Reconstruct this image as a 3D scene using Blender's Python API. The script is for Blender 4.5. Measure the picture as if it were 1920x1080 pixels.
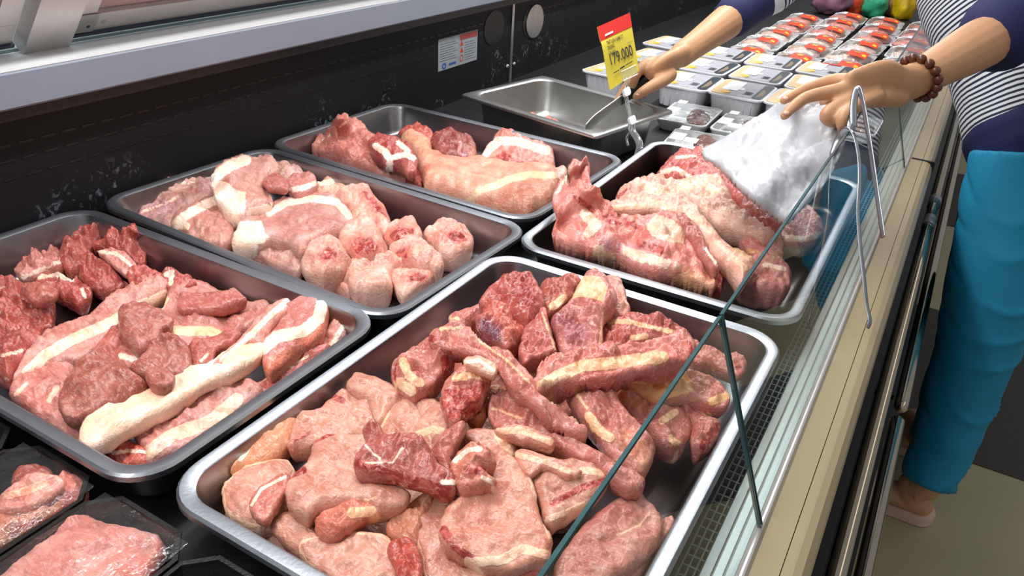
import bpy, math, random
import numpy as np
from mathutils import Vector, Matrix, noise, geometry

for o in list(bpy.data.objects):
    bpy.data.objects.remove(o, do_unlink=True)
sc = bpy.context.scene
COL = sc.collection
random.seed(4)

# ------------------------------------------------------------------ camera, world, lamps, exposure
# z = 0 is the deck of the chilled case, x runs from its back wall to the customer, y along the case
F_PX = 1445.5
CAM = np.array([0.98496, -0.48677, 0.56626])
ROT = np.array([[0.86307, 0.50253, 0.05078], [-0.28360, 0.39896, 0.87201], [-0.41795, 0.76700, -0.48685]])
cd = bpy.data.cameras.new('camera')
cam = bpy.data.objects.new('camera', cd)
COL.objects.link(cam)
cd.sensor_width = 36.0
cd.lens = F_PX / 1920 * 36.0
cd.clip_start = 0.01
m = Matrix.Identity(4)
for i in range(3):
    m[i][0], m[i][1], m[i][2], m[i][3] = ROT[0][i], ROT[1][i], -ROT[2][i], CAM[i]
cam.matrix_world = m
sc.camera = cam

w = bpy.data.worlds.new('world')
sc.world = w
w.use_nodes = True
w.node_tree.nodes['Background'].inputs[0].default_value = (0.80, 0.82, 0.86, 1)
w.node_tree.nodes['Background'].inputs[1].default_value = 0.30


def area(name, loc, rot, sx, sy, watts, col):
    d = bpy.data.lights.new(name, 'AREA')
    d.shape = 'RECTANGLE'
    d.size, d.size_y, d.energy, d.color = sx, sy, watts, col
    o = bpy.data.objects.new(name, d)
    o.location, o.rotation_euler = loc, rot
    COL.objects.link(o)
    return o


area('case_strip_lamp', (0.34, 1.2, 1.08), (0, 0, 0), 0.10, 5.0, 40, (1.0, 0.99, 0.97))
area('ceiling_lamp', (-0.2, 1.0, 2.1), (0, 0, 0), 0.6, 5.0, 30, (0.93, 0.97, 1.0))
area('ceiling_lamp', (2.6, 1.5, 2.1), (0, 0, 0), 0.5, 4.0, 10, (1.0, 0.86, 0.62))

vs = sc.view_settings
vs.view_transform = 'Standard'
vs.look = 'None'
vs.gamma = 1.0
vs.exposure = 0.20
vs.use_curve_mapping = False


# ------------------------------------------------------------------ helpers
def ray(px, py):
    return ROT.T @ np.array([(px - 960) / F_PX, -(py - 540) / F_PX, 1.0])


def PZ(px, py, z):
    d = ray(px, py)
    return CAM + d * ((z - CAM[2]) / d[2])


def PX(px, py, x):
    d = ray(px, py)
    return CAM + d * ((x - CAM[0]) / d[0])


def PY(px, py, y):
    d = ray(px, py)
    return CAM + d * ((y - CAM[1]) / d[1])


def PT(px, py, t):
    return CAM + ray(px, py) * t


def PP(px, py, a, n):
    d = ray(px, py)
    return CAM + d * (np.dot(np.array(a) - CAM, n) / np.dot(d, n))


def S(r, g, b):
    def f(c):
        c /= 255.0
        return c / 12.92 if c <= 0.04045 else ((c + 0.055) / 1.055) ** 2.4
    return (f(r), f(g), f(b), 1.0)


def tag(o, label=None, cat=None, group=None, kind=None):
    if label: o['label'] = label
    if cat: o['category'] = cat
    if group: o['group'] = group
    if kind: o['kind'] = kind
    return o


def thing(name, loc, label, cat, group=None, kind=None):
    o = bpy.data.objects.new(name, None)
    o.empty_display_size = 0.05
    o.location = Vector([float(c) for c in loc])
    COL.objects.link(o)
    return tag(o, label, cat, group, kind)


def world_loc(o):
    v = Vector((0, 0, 0))
    while o:
        v = v + o.location
        o = o.parent
    return v


def mk(name, verts, faces, mat, parent=None, smooth=False, origin=None):
    """one mesh object from world coordinates"""
    v = np.array([tuple(p) for p in verts], float)
    if parent is not None:
        org = np.array(world_loc(parent))
        loc = (0, 0, 0)
    else:
        if origin is None:
            org = np.array([v[:, 0].mean(), v[:, 1].mean(), v[:, 2].min()])
        else:
            org = np.array(origin, float)
        loc = tuple(org)
    me = bpy.data.meshes.new(name)
    me.from_pydata([tuple(p) for p in (v - org)], [], [tuple(int(i) for i in f) for f in faces])
    me.validate()
    me.update()
    if smooth:
        me.polygons.foreach_set('use_smooth', [True] * len(me.polygons))
    if mat is not None:
        me.materials.append(mat)
    o = bpy.data.objects.new(name, me)
    o.location = loc
    if parent is not None:
        o.parent = parent
    COL.objects.link(o)
    return o


def boxg(x0, x1, y0, y1, z0, z1):
    v = [(x, y, z) for z in (z0, z1) for y in (y0, y1) for x in (x0, x1)]
    f = [(0, 2, 3, 1), (4, 5, 7, 6), (0, 1, 5, 4), (2, 6, 7, 3), (0, 4, 6, 2), (1, 3, 7, 5)]
    return v, f


def bbox(x0, x1, y0, y1, z0, z1, b=0.002):
    """bevelled box"""
    xs, ys, zs = (x0, x1), (y0, y1), (z0, z1)
    v, f = [], []
    rings = [(b, z0), (0, z0 + b), (0, z1 - b), (b, z1)]
    for ins, z in rings:
        q = rr((x0 + x1) / 2, (y0 + y1) / 2, x1 - x0 - 2 * ins, y1 - y0 - 2 * ins, b * 1.01, 0, 2)
        v += [(p[0], p[1], z) for p in q]
    return loft(v, len(v) // 4)


def rr(cx, cy, lx, ly, r, ang=0.0, n=6):
    r = max(1e-5, min(r, lx / 2 - 1e-5, ly / 2 - 1e-5))
    pts = []
    for (sx, sy, a0) in ((1, -1, -90), (1, 1, 0), (-1, 1, 90), (-1, -1, 180)):
        ox, oy = sx * (lx / 2 - r), sy * (ly / 2 - r)
        for k in range(n + 1):
            a = math.radians(a0 + 90 * k / n)
            pts.append((ox + r * math.cos(a), oy + r * math.sin(a)))
    c, s = math.cos(ang), math.sin(ang)
    return [(cx + x * c - y * s, cy + x * s + y * c) for x, y in pts]


def loft(v, n, cap0=True, cap1=True):
    f = []
    m_ = len(v) // n
    for i in range(m_ - 1):
        for j in range(n):
            k = (j + 1) % n
            f.append((i * n + j, i * n + k, (i + 1) * n + k, (i + 1) * n + j))
    if cap0: f.append(tuple(range(n - 1, -1, -1)))
    if cap1: f.append(tuple(range((m_ - 1) * n, m_ * n)))
    return v, f


def extrude(poly, vec):
    """closed prism from a world polygon"""
    n = len(poly)
    v = [tuple(p) for p in poly] + [tuple(np.array(p) + np.array(vec)) for p in poly]
    return loft(v, n)


def catmull(pts, k=4, closed=False):
    pts = [np.array(p, float) for p in pts]
    n = len(pts)
    out = []
    segs = n if closed else n - 1
    for i in range(segs):
        if closed:
            p0, p1, p2, p3 = pts[i - 1], pts[i], pts[(i + 1) % n], pts[(i + 2) % n]
        else:
            p1, p2 = pts[i], pts[i + 1]
            p0 = pts[i - 1] if i else 2 * p1 - p2
            p3 = pts[i + 2] if i + 2 < n else 2 * p2 - p1
        for j in range(k):
            t = j / k
            out.append(0.5 * (2 * p1 + (p2 - p0) * t + (2 * p0 - 5 * p1 + 4 * p2 - p3) * t * t + (3 * p1 - p0 - 3 * p2 + p3) * t ** 3))
    if not closed: out.append(pts[-1])
    return out


def tube(path, rad, n=12, k=5, up=(0, 0, 1), cap=True, flat=False):
    """swept tube; rad: list of r or (r_side, r_up) per control point; returns verts, faces, arc length per vert"""
    rad = [(r, r) if not isinstance(r, tuple) else r for r in rad]
    P = catmull([list(p) + list(r) for p, r in zip(path, rad)], k) if k > 1 else [np.array(list(p) + list(r), float) for p, r in zip(path, rad)]
    C = np.array([p[:3] for p in P])
    Rr = np.array([p[3:] for p in P])
    T = np.gradient(C, axis=0)
    T /= np.linalg.norm(T, axis=1)[:, None] + 1e-12
    up = np.array(up, float)
    v, arc = [], []
    L = np.r_[0, np.cumsum(np.linalg.norm(np.diff(C, axis=0), axis=1))]
    side = np.cross(T[0], up)
    if np.linalg.norm(side) < 1e-3: side = np.cross(T[0], (1, 0, 0.1))
    side /= np.linalg.norm(side)
    rings = []
    for i in range(len(C)):
        side = side - T[i] * np.dot(side, T[i])
        side /= np.linalg.norm(side)
        u = np.cross(side, T[i])
        rings.append((C[i], side.copy(), u, Rr[i], L[i]))
    if cap and not flat:
        def capr(r0, sgn, Tn):
            c, s_, u, q, l = r0
            res = []
            for a in (75, 50, 25):
                a = math.radians(a)
                res.append((c + sgn * Tn * min(q) * math.sin(a), s_, u, q * math.cos(a), l))
            return res
        rings = capr(rings[0], -1, T[0]) + rings + capr(rings[-1], 1, T[-1])[::-1]
    for c, s_, u, q, l in rings:
        for j in range(n):
            a = 2 * math.pi * j / n
            v.append(c + s_ * q[0] * math.cos(a) + u * q[1] * math.sin(a))
            arc.append(l)
    v, f = loft([tuple(p) for p in v], n, cap, cap)
    return v, f, arc


def join(*geo):
    V, Fc = [], []
    for g in geo:
        o = len(V)
        V += list(g[0])
        Fc += [tuple(i + o for i in f) for f in g[1]]
    return V, Fc


def sphere(c, r, n=12, m_=8, sc_=(1, 1, 1)):
    v = []
    for i in range(1, m_):
        a = math.pi * i / m_
        for j in range(n):
            b = 2 * math.pi * j / n
            v.append((c[0] + r * sc_[0] * math.sin(a) * math.cos(b), c[1] + r * sc_[1] * math.sin(a) * math.sin(b), c[2] - r * sc_[2] * math.cos(a)))
    return loft(v, n)


# ------------------------------------------------------------------ materials
def new_mat(name):
    mt = bpy.data.materials.new(name)
    mt.use_nodes = True
    nt = mt.node_tree
    return mt, nt, nt.nodes['Principled BSDF']


def lk(nt, a, b):
    nt.links.new(a, b)


def nd(nt, typ, **kw):
    n = nt.nodes.new(typ)
    for k, v in kw.items():
        if hasattr(n, k): setattr(n, k, v)
        else: n.inputs[k].default_value = v
    return n


def math_n(nt, op, a, b=None, clamp=False):
    n = nt.nodes.new('ShaderNodeMath')
    n.operation = op
    n.use_clamp = clamp
    for i, x in enumerate((a, b)):
        if x is None: continue
        if isinstance(x, (int, float)): n.inputs[i].default_value = x
        else: lk(nt, x, n.inputs[i])
    return n.outputs[0]


def mix_n(nt, fac, a, b, blend='MIX'):
    n = nt.nodes.new('ShaderNodeMix')
    n.data_type = 'RGBA'
    n.blend_type = blend
    for sock, x in ((n.inputs[0], fac), (n.inputs[6], a), (n.inputs[7], b)):
        if isinstance(x, (int, float)): sock.default_value = x
        elif isinstance(x, tuple): sock.default_value = x
        else: lk(nt, x, sock)
    return n.outputs[2]


def smooth_n(nt, x, lo, hi):
    n = nt.nodes.new('ShaderNodeMapRange')
    n.interpolation_type = 'SMOOTHSTEP'
    n.inputs[1].default_value, n.inputs[2].default_value = lo, hi
    lk(nt, x, n.inputs[0])
    return n.outputs[0]


def plain(name, col, rough=0.5, metal=0.0, var=0.06, scale=40, bump=0.0, bscale=120, coat=0.0, spec=0.5, stretch=None):
    mt, nt, b = new_mat(name)
    tc = nd(nt, 'ShaderNodeTexCoord')
    src = tc.outputs['Object']
    if stretch:
        mp = nd(nt, 'ShaderNodeMapping')
        mp.inputs['Scale'].default_value = stretch
        lk(nt, src, mp.inputs[0])
        src = mp.outputs[0]
    nz = nd(nt, 'ShaderNodeTexNoise')
    nz.inputs['Scale'].default_value = scale
    nz.inputs['Detail'].default_value = 4
    lk(nt, src, nz.inputs['Vector'])
    dark = tuple(c * (1 - 2.2 * var) for c in col[:3]) + (1,)
    lite = tuple(min(1, c * (1 + 1.6 * var)) for c in col[:3]) + (1,)
    lk(nt, mix_n(nt, nz.outputs['Fac'], dark, lite), b.inputs['Base Color'])
    b.inputs['Roughness'].default_value = rough
    b.inputs['Metallic'].default_value = metal
    b.inputs['Specular IOR Level'].default_value = spec
    b.inputs['Coat Weight'].default_value = coat
    b.inputs['Coat Roughness'].default_value = 0.08
    if bump:
        n2 = nd(nt, 'ShaderNodeTexNoise')
        n2.inputs['Scale'].default_value = bscale
        lk(nt, src, n2.inputs['Vector'])
        bp = nd(nt, 'ShaderNodeBump')
        bp.inputs['Strength'].default_value = bump
        bp.inputs['Distance'].default_value = 0.003
        lk(nt, n2.outputs['Fac'], bp.inputs['Height'])
        lk(nt, bp.outputs[0], b.inputs['Normal'])
    return mt


def clear_film(name, tint, gloss_ior=1.45, rough=0.03, haze=0.0, wrinkle=0.0, wscale=25):
    """thin transparent sheet: straight-through light plus fresnel reflection"""
    mt, nt, b = new_mat(name)
    nt.nodes.remove(b)
    out = nt.nodes['Material Output']
    tr = nd(nt, 'ShaderNodeBsdfTransparent')
    tr.inputs[0].default_value = tint
    gl = nd(nt, 'ShaderNodeBsdfGlossy')
    gl.inputs['Roughness'].default_value = rough
    gl.inputs['Color'].default_value = (1, 1, 1, 1)
    fr = nd(nt, 'ShaderNodeFresnel')
    fr.inputs[0].default_value = gloss_ior
    if wrinkle:
        tc = nd(nt, 'ShaderNodeTexCoord')
        nz = nd(nt, 'ShaderNodeTexNoise')
        nz.inputs['Scale'].default_value = wscale
        nz.inputs['Detail'].default_value = 3
        lk(nt, tc.outputs['Object'], nz.inputs['Vector'])
        bp = nd(nt, 'ShaderNodeBump')
        bp.inputs['Strength'].default_value = wrinkle
        bp.inputs['Distance'].default_value = 0.01
        lk(nt, nz.outputs['Fac'], bp.inputs['Height'])
        lk(nt, bp.outputs[0], gl.inputs['Normal'])
        lk(nt, bp.outputs[0], fr.inputs['Normal'])
    mx = nd(nt, 'ShaderNodeMixShader')
    lk(nt, fr.outputs[0], mx.inputs[0])
    lk(nt, tr.outputs[0], mx.inputs[1])
    lk(nt, gl.outputs[0], mx.inputs[2])
    last = mx.outputs[0]
    if haze:
        df = nd(nt, 'ShaderNodeBsdfDiffuse')
        df.inputs[0].default_value = (0.85, 0.87, 0.9, 1)
        m2 = nd(nt, 'ShaderNodeMixShader')
        m2.inputs[0].default_value = haze
        lk(nt, last, m2.inputs[1])
        lk(nt, df.outputs[0], m2.inputs[2])
        last = m2.outputs[0]
    lk(nt, last, out.inputs[0])
    return mt


def meat_material():
    mt, nt, b = new_mat('raw_meat')
    tc = nd(nt, 'ShaderNodeTexCoord')
    obj = tc.outputs['Object']
    at = lambda nm: nd(nt, 'ShaderNodeAttribute', attribute_name=nm)
    fat, raw, marb, lean, fatc = at('fat').outputs['Fac'], at('raw').outputs['Fac'], at('marb').outputs['Fac'], at('lean').outputs['Color'], at('fatc').outputs['Color']

    def nz(scale, detail=3, vec=obj, dist=0.0):
        n = nd(nt, 'ShaderNodeTexNoise')
        n.inputs['Scale'].default_value = scale
        n.inputs['Detail'].default_value = detail
        n.inputs['Distortion'].default_value = dist
        lk(nt, vec, n.inputs['Vector'])
        return n
    n_big, n_mid, n_fine = nz(28, 3), nz(95, 4, dist=1.2), nz(420, 3)
    mp = nd(nt, 'ShaderNodeMapping')
    mp.inputs['Rotation'].default_value = (0.2, 0.1, 0.6)
    mp.inputs['Scale'].default_value = (90, 420, 200)
    lk(nt, obj, mp.inputs[0])
    fib = nz(1.0, 3, mp.outputs[0], 0.8)
    # lean with blotches and fibres
    n_lo = nz(11, 2, dist=0.6)
    lean0 = lean
    lean = mix_n(nt, math_n(nt, 'MULTIPLY', smooth_n(nt, n_lo.outputs['Fac'], 0.5, 0.72), 0.55), lean0, mix_n(nt, 0.35, lean0, S(236, 196, 176)))
    lean = mix_n(nt, math_n(nt, 'MULTIPLY', smooth_n(nt, n_lo.outputs['Fac'], 0.46, 0.28), 0.5), lean, mix_n(nt, 1.0, lean0, S(226, 178, 168), 'MULTIPLY'))
    dk = mix_n(nt, 1.0, lean, S(232, 204, 198), 'MULTIPLY')
    c = mix_n(nt, smooth_n(nt, n_big.outputs['Fac'], 0.35, 0.7), dk, lean)
    lt = mix_n(nt, 0.30, lean, S(240, 205, 190))
    c = mix_n(nt, math_n(nt, 'MULTIPLY', smooth_n(nt, fib.outputs['Fac'], 0.48, 0.72), 0.55), c, lt)
    # raw, bloody and mottled areas
    rawc = mix_n(nt, smooth_n(nt, n_mid.outputs['Fac'], 0.42, 0.58), S(150, 52, 48), S(196, 98, 88))
    rawc = mix_n(nt, math_n(nt, 'MULTIPLY', smooth_n(nt, n_mid.outputs['Fac'], 0.62, 0.70), 0.7), rawc, S(228, 180, 164))
    rf = smooth_n(nt, math_n(nt, 'ADD', raw, math_n(nt, 'MULTIPLY', math_n(nt, 'SUBTRACT', n_big.outputs['Fac'], 0.5), 0.9)), 0.35, 0.75)
    c = mix_n(nt, rf, c, rawc)
    # thin connective threads
    vo = nd(nt, 'ShaderNodeTexVoronoi')
    vo.feature = 'DISTANCE_TO_EDGE'
    vo.inputs['Scale'].default_value = 33
    dv = nd(nt, 'ShaderNodeVectorMath')
    dv.operation = 'ADD'
    sv = nd(nt, 'ShaderNodeVectorMath')
    sv.operation = 'SCALE'
    sv.inputs['Scale'].default_value = 0.035
    lk(nt, n_big.outputs['Color'], sv.inputs[0])
    lk(nt, obj, dv.inputs[0])
    lk(nt, sv.outputs[0], dv.inputs[1])
    lk(nt, dv.outputs[0], vo.inputs['Vector'])
    ln = smooth_n(nt, vo.outputs['Distance'], 0.035, 0.0)
    ln = math_n(nt, 'MULTIPLY', math_n(nt, 'MULTIPLY', ln, marb), smooth_n(nt, n_mid.outputs['Fac'], 0.46, 0.66))
    ln = math_n(nt, 'MULTIPLY', ln, 0.7)
    c = mix_n(nt, ln, c, S(240, 212, 198))
    # fat: crisp edge broken by noise
    ff = math_n(nt, 'ADD', fat, math_n(nt, 'MULTIPLY', math_n(nt, 'SUBTRACT', n_mid.outputs['Fac'], 0.5), 1.1))
    ff = smooth_n(nt, ff, -0.22, 0.22)
    fc = mix_n(nt, smooth_n(nt, n_big.outputs['Fac'], 0.35, 0.75), mix_n(nt, 1.0, fatc, S(250, 224, 208), 'MULTIPLY'), fatc)
    c = mix_n(nt, ff, c, fc)
    lk(nt, c, b.inputs['Base Color'])
    rg = math_n(nt, 'ADD', math_n(nt, 'MULTIPLY', n_mid.outputs['Fac'], 0.28), 0.17)
    lk(nt, rg, b.inputs['Roughness'])
    b.inputs['Subsurface Weight'].default_value = 0.18
    b.inputs['Subsurface Radius'].default_value = (1.0, 0.32, 0.22)
    b.inputs['Subsurface Scale'].default_value = 0.006
    b.inputs['Specular IOR Level'].default_value = 0.5
    h = math_n(nt, 'ADD', math_n(nt, 'MULTIPLY', n_mid.outputs['Fac'], 0.9), math_n(nt, 'MULTIPLY', fib.outputs['Fac'], 0.55))
    h = math_n(nt, 'ADD', h, math_n(nt, 'MULTIPLY', n_fine.outputs['Fac'], 0.15))
    h = math_n(nt, 'ADD', h, math_n(nt, 'MULTIPLY', ff, 0.25))
    bp = nd(nt, 'ShaderNodeBump')
    bp.inputs['Strength'].default_value = 0.55
    bp.inputs['Distance'].default_value = 0.0035
    lk(nt, h, bp.inputs['Height'])
    lk(nt, bp.outputs[0], b.inputs['Normal'])
    return mt


M = {}
M['meat'] = meat_material()
M['steel'] = plain('brushed_steel', S(170, 174, 181), 0.38, 1.0, 0.05, 60, 0.05, 300, stretch=(1, 1, 1))
M['basin'] = plain('brushed_steel_basin', S(152, 152, 155), 0.30, 1.0, 0.05, 60, 0.05, 300)
M['basin_shaded'] = plain('shaded_steel_basin', S(84, 80, 78), 0.32, 1.0, 0.08, 60, 0.05, 300)  # tray E's shade and dark reflections are put into this basin colour
M['steel_dull'] = plain('dull_steel', S(190, 190, 188), 0.36, 1.0, 0.10, 30, 0.06, 200)
M['black_deck'] = plain('black_deck', S(17, 20, 23), 0.5, 0.0, 0.25, 12, 0.1, 90)
M['black'] = plain('black_plastic', S(11, 11, 12), 0.4, 0.0, 0.1, 30)
M['lit_alu'] = plain('lit_aluminium', S(244, 248, 250), 0.25, 0.0, 0.02, 9, coat=0.4)  # lamp reflection on the ledge top painted in as white
M['grey_alu'] = plain('grey_aluminium', S(134, 141, 156), 0.5, 0.0, 0.05, 7)
M['alu'] = plain('satin_aluminium', S(205, 200, 198), 0.38, 0.55, 0.05, 20)
M['door_glass'] = plain('reflecting_door_pane', S(178, 150, 146), 0.25, 0.0, 0.05, 5)  # pinkish reflection in the door glass is put into the pane colour
M['rubber'] = plain('dark_gasket', S(44, 52, 66), 0.5)
M['rail'] = plain('pale_metal_rail', S(140, 158, 158), 0.38, 0.3, 0.05, 18)
M['beige'] = plain('beige_enamel', S(188, 168, 134), 0.32, 0.0, 0.03, 6, coat=0.25)
M['chrome'] = plain('chrome_tube', S(188, 176, 158), 0.14, 1.0, 0.04, 20)
M['floor_beige'] = plain('beige_floor', S(168, 160, 124), 0.45, 0.0, 0.06, 5)
M['floor_dark'] = plain('dark_floor', S(52, 45, 38), 0.6, 0.0, 0.25, 60)
M['glass'] = clear_film('case_glass', (0.93, 0.965, 0.96, 1), 1.5, 0.01)
M['grille'] = plain('grey_grille', S(112, 122, 120), 0.45, 0.2)
M['glass_edge'] = plain('green_glass_edge', S(58, 90, 94), 0.15, 0.0, 0.2, 50)
M['film'] = clear_film('cling_film', (0.985, 0.985, 0.985, 1), 1.38, 0.06, 0.02, 0.6, 55)
M['clear'] = clear_film('clear_plastic', (0.9, 0.92, 0.92, 1), 1.55, 0.05, 0.10)
M['foam'] = plain('white_foam', S(232, 236, 238), 0.45, 0.0, 0.03, 60)
M['pp_white'] = plain('white_plastic_tray', S(226, 226, 232), 0.35, 0.0, 0.03, 30)
M['black_tray'] = plain('black_foam_tray', S(30, 28, 26), 0.30, 0.0, 0.25, 35, 0.15, 260)
M['tan'] = plain('tan_print', S(232, 196, 146), 0.35)
M['grey_print'] = plain('grey_print', S(186, 186, 196), 0.30, 0.0, 0.16, 70)
M['dark_print'] = plain('dark_print', S(38, 52, 62), 0.32, 0.0, 0.2, 60)
M['label'] = plain('white_label', S(240, 243, 244), 0.4, 0.0, 0.02)
M['ink'] = plain('black_ink', S(44, 42, 38), 0.6)
M['orange'] = plain('orange_label', S(228, 66, 28), 0.35, 0.0, 0.12, 90)
M['yellow'] = plain('yellow_print', S(244, 190, 48), 0.4)
M['red'] = plain('red_print', S(206, 44, 36), 0.4, 0.0, 0.02)
M['card'] = plain('yellow_card', S(198, 182, 56), 0.45, 0.0, 0.03, 15)
M['dim_red'] = plain('faded_red_print', S(160, 66, 60), 0.5)
M['blue'] = plain('blue_print', S(48, 84, 160), 0.5)
M['grey_ink'] = plain('grey_ink', S(110, 116, 122), 0.6)
M['bag'] = plain('white_plastic_bag', S(192, 194, 199), 0.42, 0.0, 0.02, 20, 0.25, 26)
M['skin'] = plain('skin', S(200, 150, 112), 0.5, 0.0, 0.05, 30, 0.12, 260)
M['nail'] = plain('finger_nail', S(226, 176, 152), 0.25)
M['wood'] = plain('brown_wood_bead', S(92, 50, 30), 0.35, 0.0, 0.2, 120)
M['navy'] = plain('navy_cloth', S(26, 30, 78), 0.8, 0.0, 0.1, 60, 0.3, 90)
M['pants'] = plain('blue_trouser_cloth', S(12, 132, 172), 0.75, 0.0, 0.05, 12, 0.3, 22)
M['hair'] = plain('black_hair', S(22, 18, 16), 0.5, 0, 0.2, 90)
M['sandal'] = plain('pale_pink_sandal', S(222, 190, 176), 0.5)
M['eye'] = plain('eye_white', S(230, 228, 222), 0.2)
M['bagpurple'] = plain('purple_bag', S(150, 104, 128), 0.3, 0, 0.3, 30, 0.5, 40)
M['baggreen'] = plain('green_bag', S(60, 180, 136), 0.3, 0, 0.3, 30, 0.5, 40)
M['bagyellow'] = plain('yellow_bag', S(206, 170, 24), 0.3, 0, 0.25, 30, 0.5, 40)
M['bagred'] = plain('red_yellow_bag', S(206, 74, 36), 0.3, 0, 0.35, 40, 0.5, 40)
M['bagclear'] = plain('brownish_clear_bag', S(150, 112, 100), 0.25, 0, 0.35, 50, 0.5, 40)

mt, nt, b = new_mat('striped_knit')
av = nd(nt, 'ShaderNodeAttribute', attribute_name='arc')
sw = math_n(nt, 'FRACT', math_n(nt, 'MULTIPLY', av.outputs['Fac'], 88.0))
st = smooth_n(nt, math_n(nt, 'ABSOLUTE', math_n(nt, 'SUBTRACT', sw, 0.5)), 0.20, 0.26)
lk(nt, mix_n(nt, st, S(34, 38, 62), S(222, 224, 228)), b.inputs['Base Color'])
b.inputs['Roughness'].default_value = 0.85
M['stripes'] = mt

mt, nt, b = new_mat('scuffed_black_wall')
tc = nd(nt, 'ShaderNodeTexCoord')
n1 = nd(nt, 'ShaderNodeTexNoise')
n1.inputs['Scale'].default_value = 7
n1.inputs['Detail'].default_value = 3
n2 = nd(nt, 'ShaderNodeTexNoise')
n2.inputs['Scale'].default_value = 60
n2.inputs['Detail'].default_value = 6
n2.inputs['Distortion'].default_value = 1.5
lk(nt, tc.outputs['Object'], n1.inputs['Vector'])
lk(nt, tc.outputs['Object'], n2.inputs['Vector'])
sx = nd(nt, 'ShaderNodeSeparateXYZ')
lk(nt, tc.outputs['Object'], sx.inputs[0])
low = smooth_n(nt, sx.outputs['Z'], 0.13, 0.07)
scf = math_n(nt, 'MULTIPLY', math_n(nt, 'MULTIPLY', smooth_n(nt, n1.outputs['Fac'], 0.52, 0.66), smooth_n(nt, n2.outputs['Fac'], 0.55, 0.68)), low)
lk(nt, mix_n(nt, math_n(nt, 'MULTIPLY', scf, 0.55), S(15, 16, 20), S(120, 130, 140)), b.inputs['Base Color'])
b.inputs['Roughness'].default_value = 0.55
b.inputs['Specular IOR Level'].default_value = 0.3
M['wall'] = mt


# ------------------------------------------------------------------ meat builder (outlines in pixels of a view, put on their tray at a height)
VIEW = {'A': (0, 380, 2.16), 'C': (200, 180, 2.4615), 'B': (540, 180, 3.097), 'E': (960, 230, 2.918), 'D1': (700, 480, 2.526), 'D2': (380, 680, 2.1333), 'G': (0, 820, 4.0), 'P': (0, 0, 1.0), 'H': (1180, 160, 6.353)}
PINK, DEEP, RED = (208, 150, 136), (184, 112, 102), (178, 74, 68)
FATW, FATP, FATY = (250, 234, 222), (240, 196, 176), (238, 204, 152)


def seg_dist(Q, poly, closed):
    P = np.array(poly, float)
    A = P if closed else P[:-1]
    B = np.roll(P, -1, 0) if closed else P[1:]
    best = np.full(len(Q), 1e9)
    for a, b_ in zip(A, B):
        d = b_ - a
        t = np.clip(((Q - a) @ d) / (d @ d + 1e-12), 0, 1)
        best = np.minimum(best, np.linalg.norm(Q - (a + t[:, None] * d), axis=1))
    return best


def inside(Q, poly):
    P = np.array(poly, float)
    r = np.zeros(len(Q), bool)
    j = len(P) - 1
    for i in range(len(P)):
        xi, yi = P[i]
        xj, yj = P[j]
        c = ((yi > Q[:, 1]) != (yj > Q[:, 1])) & (Q[:, 0] < (xj - xi) * (Q[:, 1] - yi) / (yj - yi + 1e-12) + xi)
        r ^= c
        j = i
    return r


def shape_field(Q, shapes, conv, soft):
    Fv = np.full(len(Q), -1.0)
    for s in shapes:
        pts = conv(s[1])
        if s[0] == 's':
            v = conv.w(s[2]) / 2 - seg_dist(Q, pts, False)
        else:
            d = seg_dist(Q, pts, True)
            v = np.where(inside(Q, pts), d, -d)
        Fv = np.maximum(Fv, np.clip(v / soft, -1, 1))
    return Fv


class Conv:
    def __init__(self, view):
        self.o = VIEW[view]

    def __call__(self, pts):
        ox, oy, s = self.o
        return np.array([(ox + p[0] / s, oy + p[1] / s) for p in pts], float)

    def w(self, v):
        return v / self.o[2]


def sheet(view, outline, z, step=None, jit=1.0, seed=0, zeps=60):
    """triangulated area in pixel space -> px array, faces, boundary flags, z per vertex"""
    cv = Conv(view)
    o = np.array(catmull(cv(outline), 4, True))
    rnd = [noise.noise(Vector((p[0] * 0.11, p[1] * 0.11, seed))) + 0.6 * noise.noise(Vector((p[0] * 0.3, p[1] * 0.3, seed + 5))) for p in o]
    c = o.mean(0)
    nrm = o - c
    nrm /= np.linalg.norm(nrm, axis=1)[:, None] + 1e-9
    o = o + nrm * (np.array(rnd) * 3.4 * jit)[:, None]
    mn, mx = o.min(0), o.max(0)
    ar = abs(np.sum(o[:, 0] * np.roll(o[:, 1], -1) - o[:, 1] * np.roll(o[:, 0], -1))) / 2
    s = step or min(5.5, max(2.0, math.sqrt(ar) / 38))
    gx, gy = np.meshgrid(np.arange(mn[0], mx[0], s), np.arange(mn[1], mx[1], s * 0.87))
    gx[1::2] += s / 2
    Q = np.stack([gx.ravel(), gy.ravel()], 1)
    Q = Q[inside(Q, o)]
    Q = Q[seg_dist(Q, o, True) > s * 0.45]
    n = len(o)
    pts = [Vector(p) for p in np.vstack([o, Q])]
    r = geometry.delaunay_2d_cdt(pts, [(i, (i + 1) % n) for i in range(n)], [], 1, 1e-4)
    V = np.array([tuple(p) for p in r[0]])
    Fc = [tuple(f) for f in r[2]]
    cnt = {}
    for f in Fc:
        for i in range(3):
            e = (min(f[i], f[i - 1]), max(f[i], f[i - 1]))
            cnt[e] = cnt.get(e, 0) + 1
    bd = np.zeros(len(V), bool)
    for e, k in cnt.items():
        if k == 1: bd[e[0]] = bd[e[1]] = True
    if isinstance(z, (list, tuple)):
        zp = cv([(q[0], q[1]) for q in z])
        zv = np.array([q[2] for q in z])
        d2 = ((V[:, None, :] - zp[None]) ** 2).sum(2) + zeps
        wt = d2 ** -1.2
        zz = (wt * zv).sum(1) / wt.sum(1)
    else:
        zz = np.full(len(V), float(z))
    return V, Fc, bd, zz, o, cv


SEED = [0]


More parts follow.
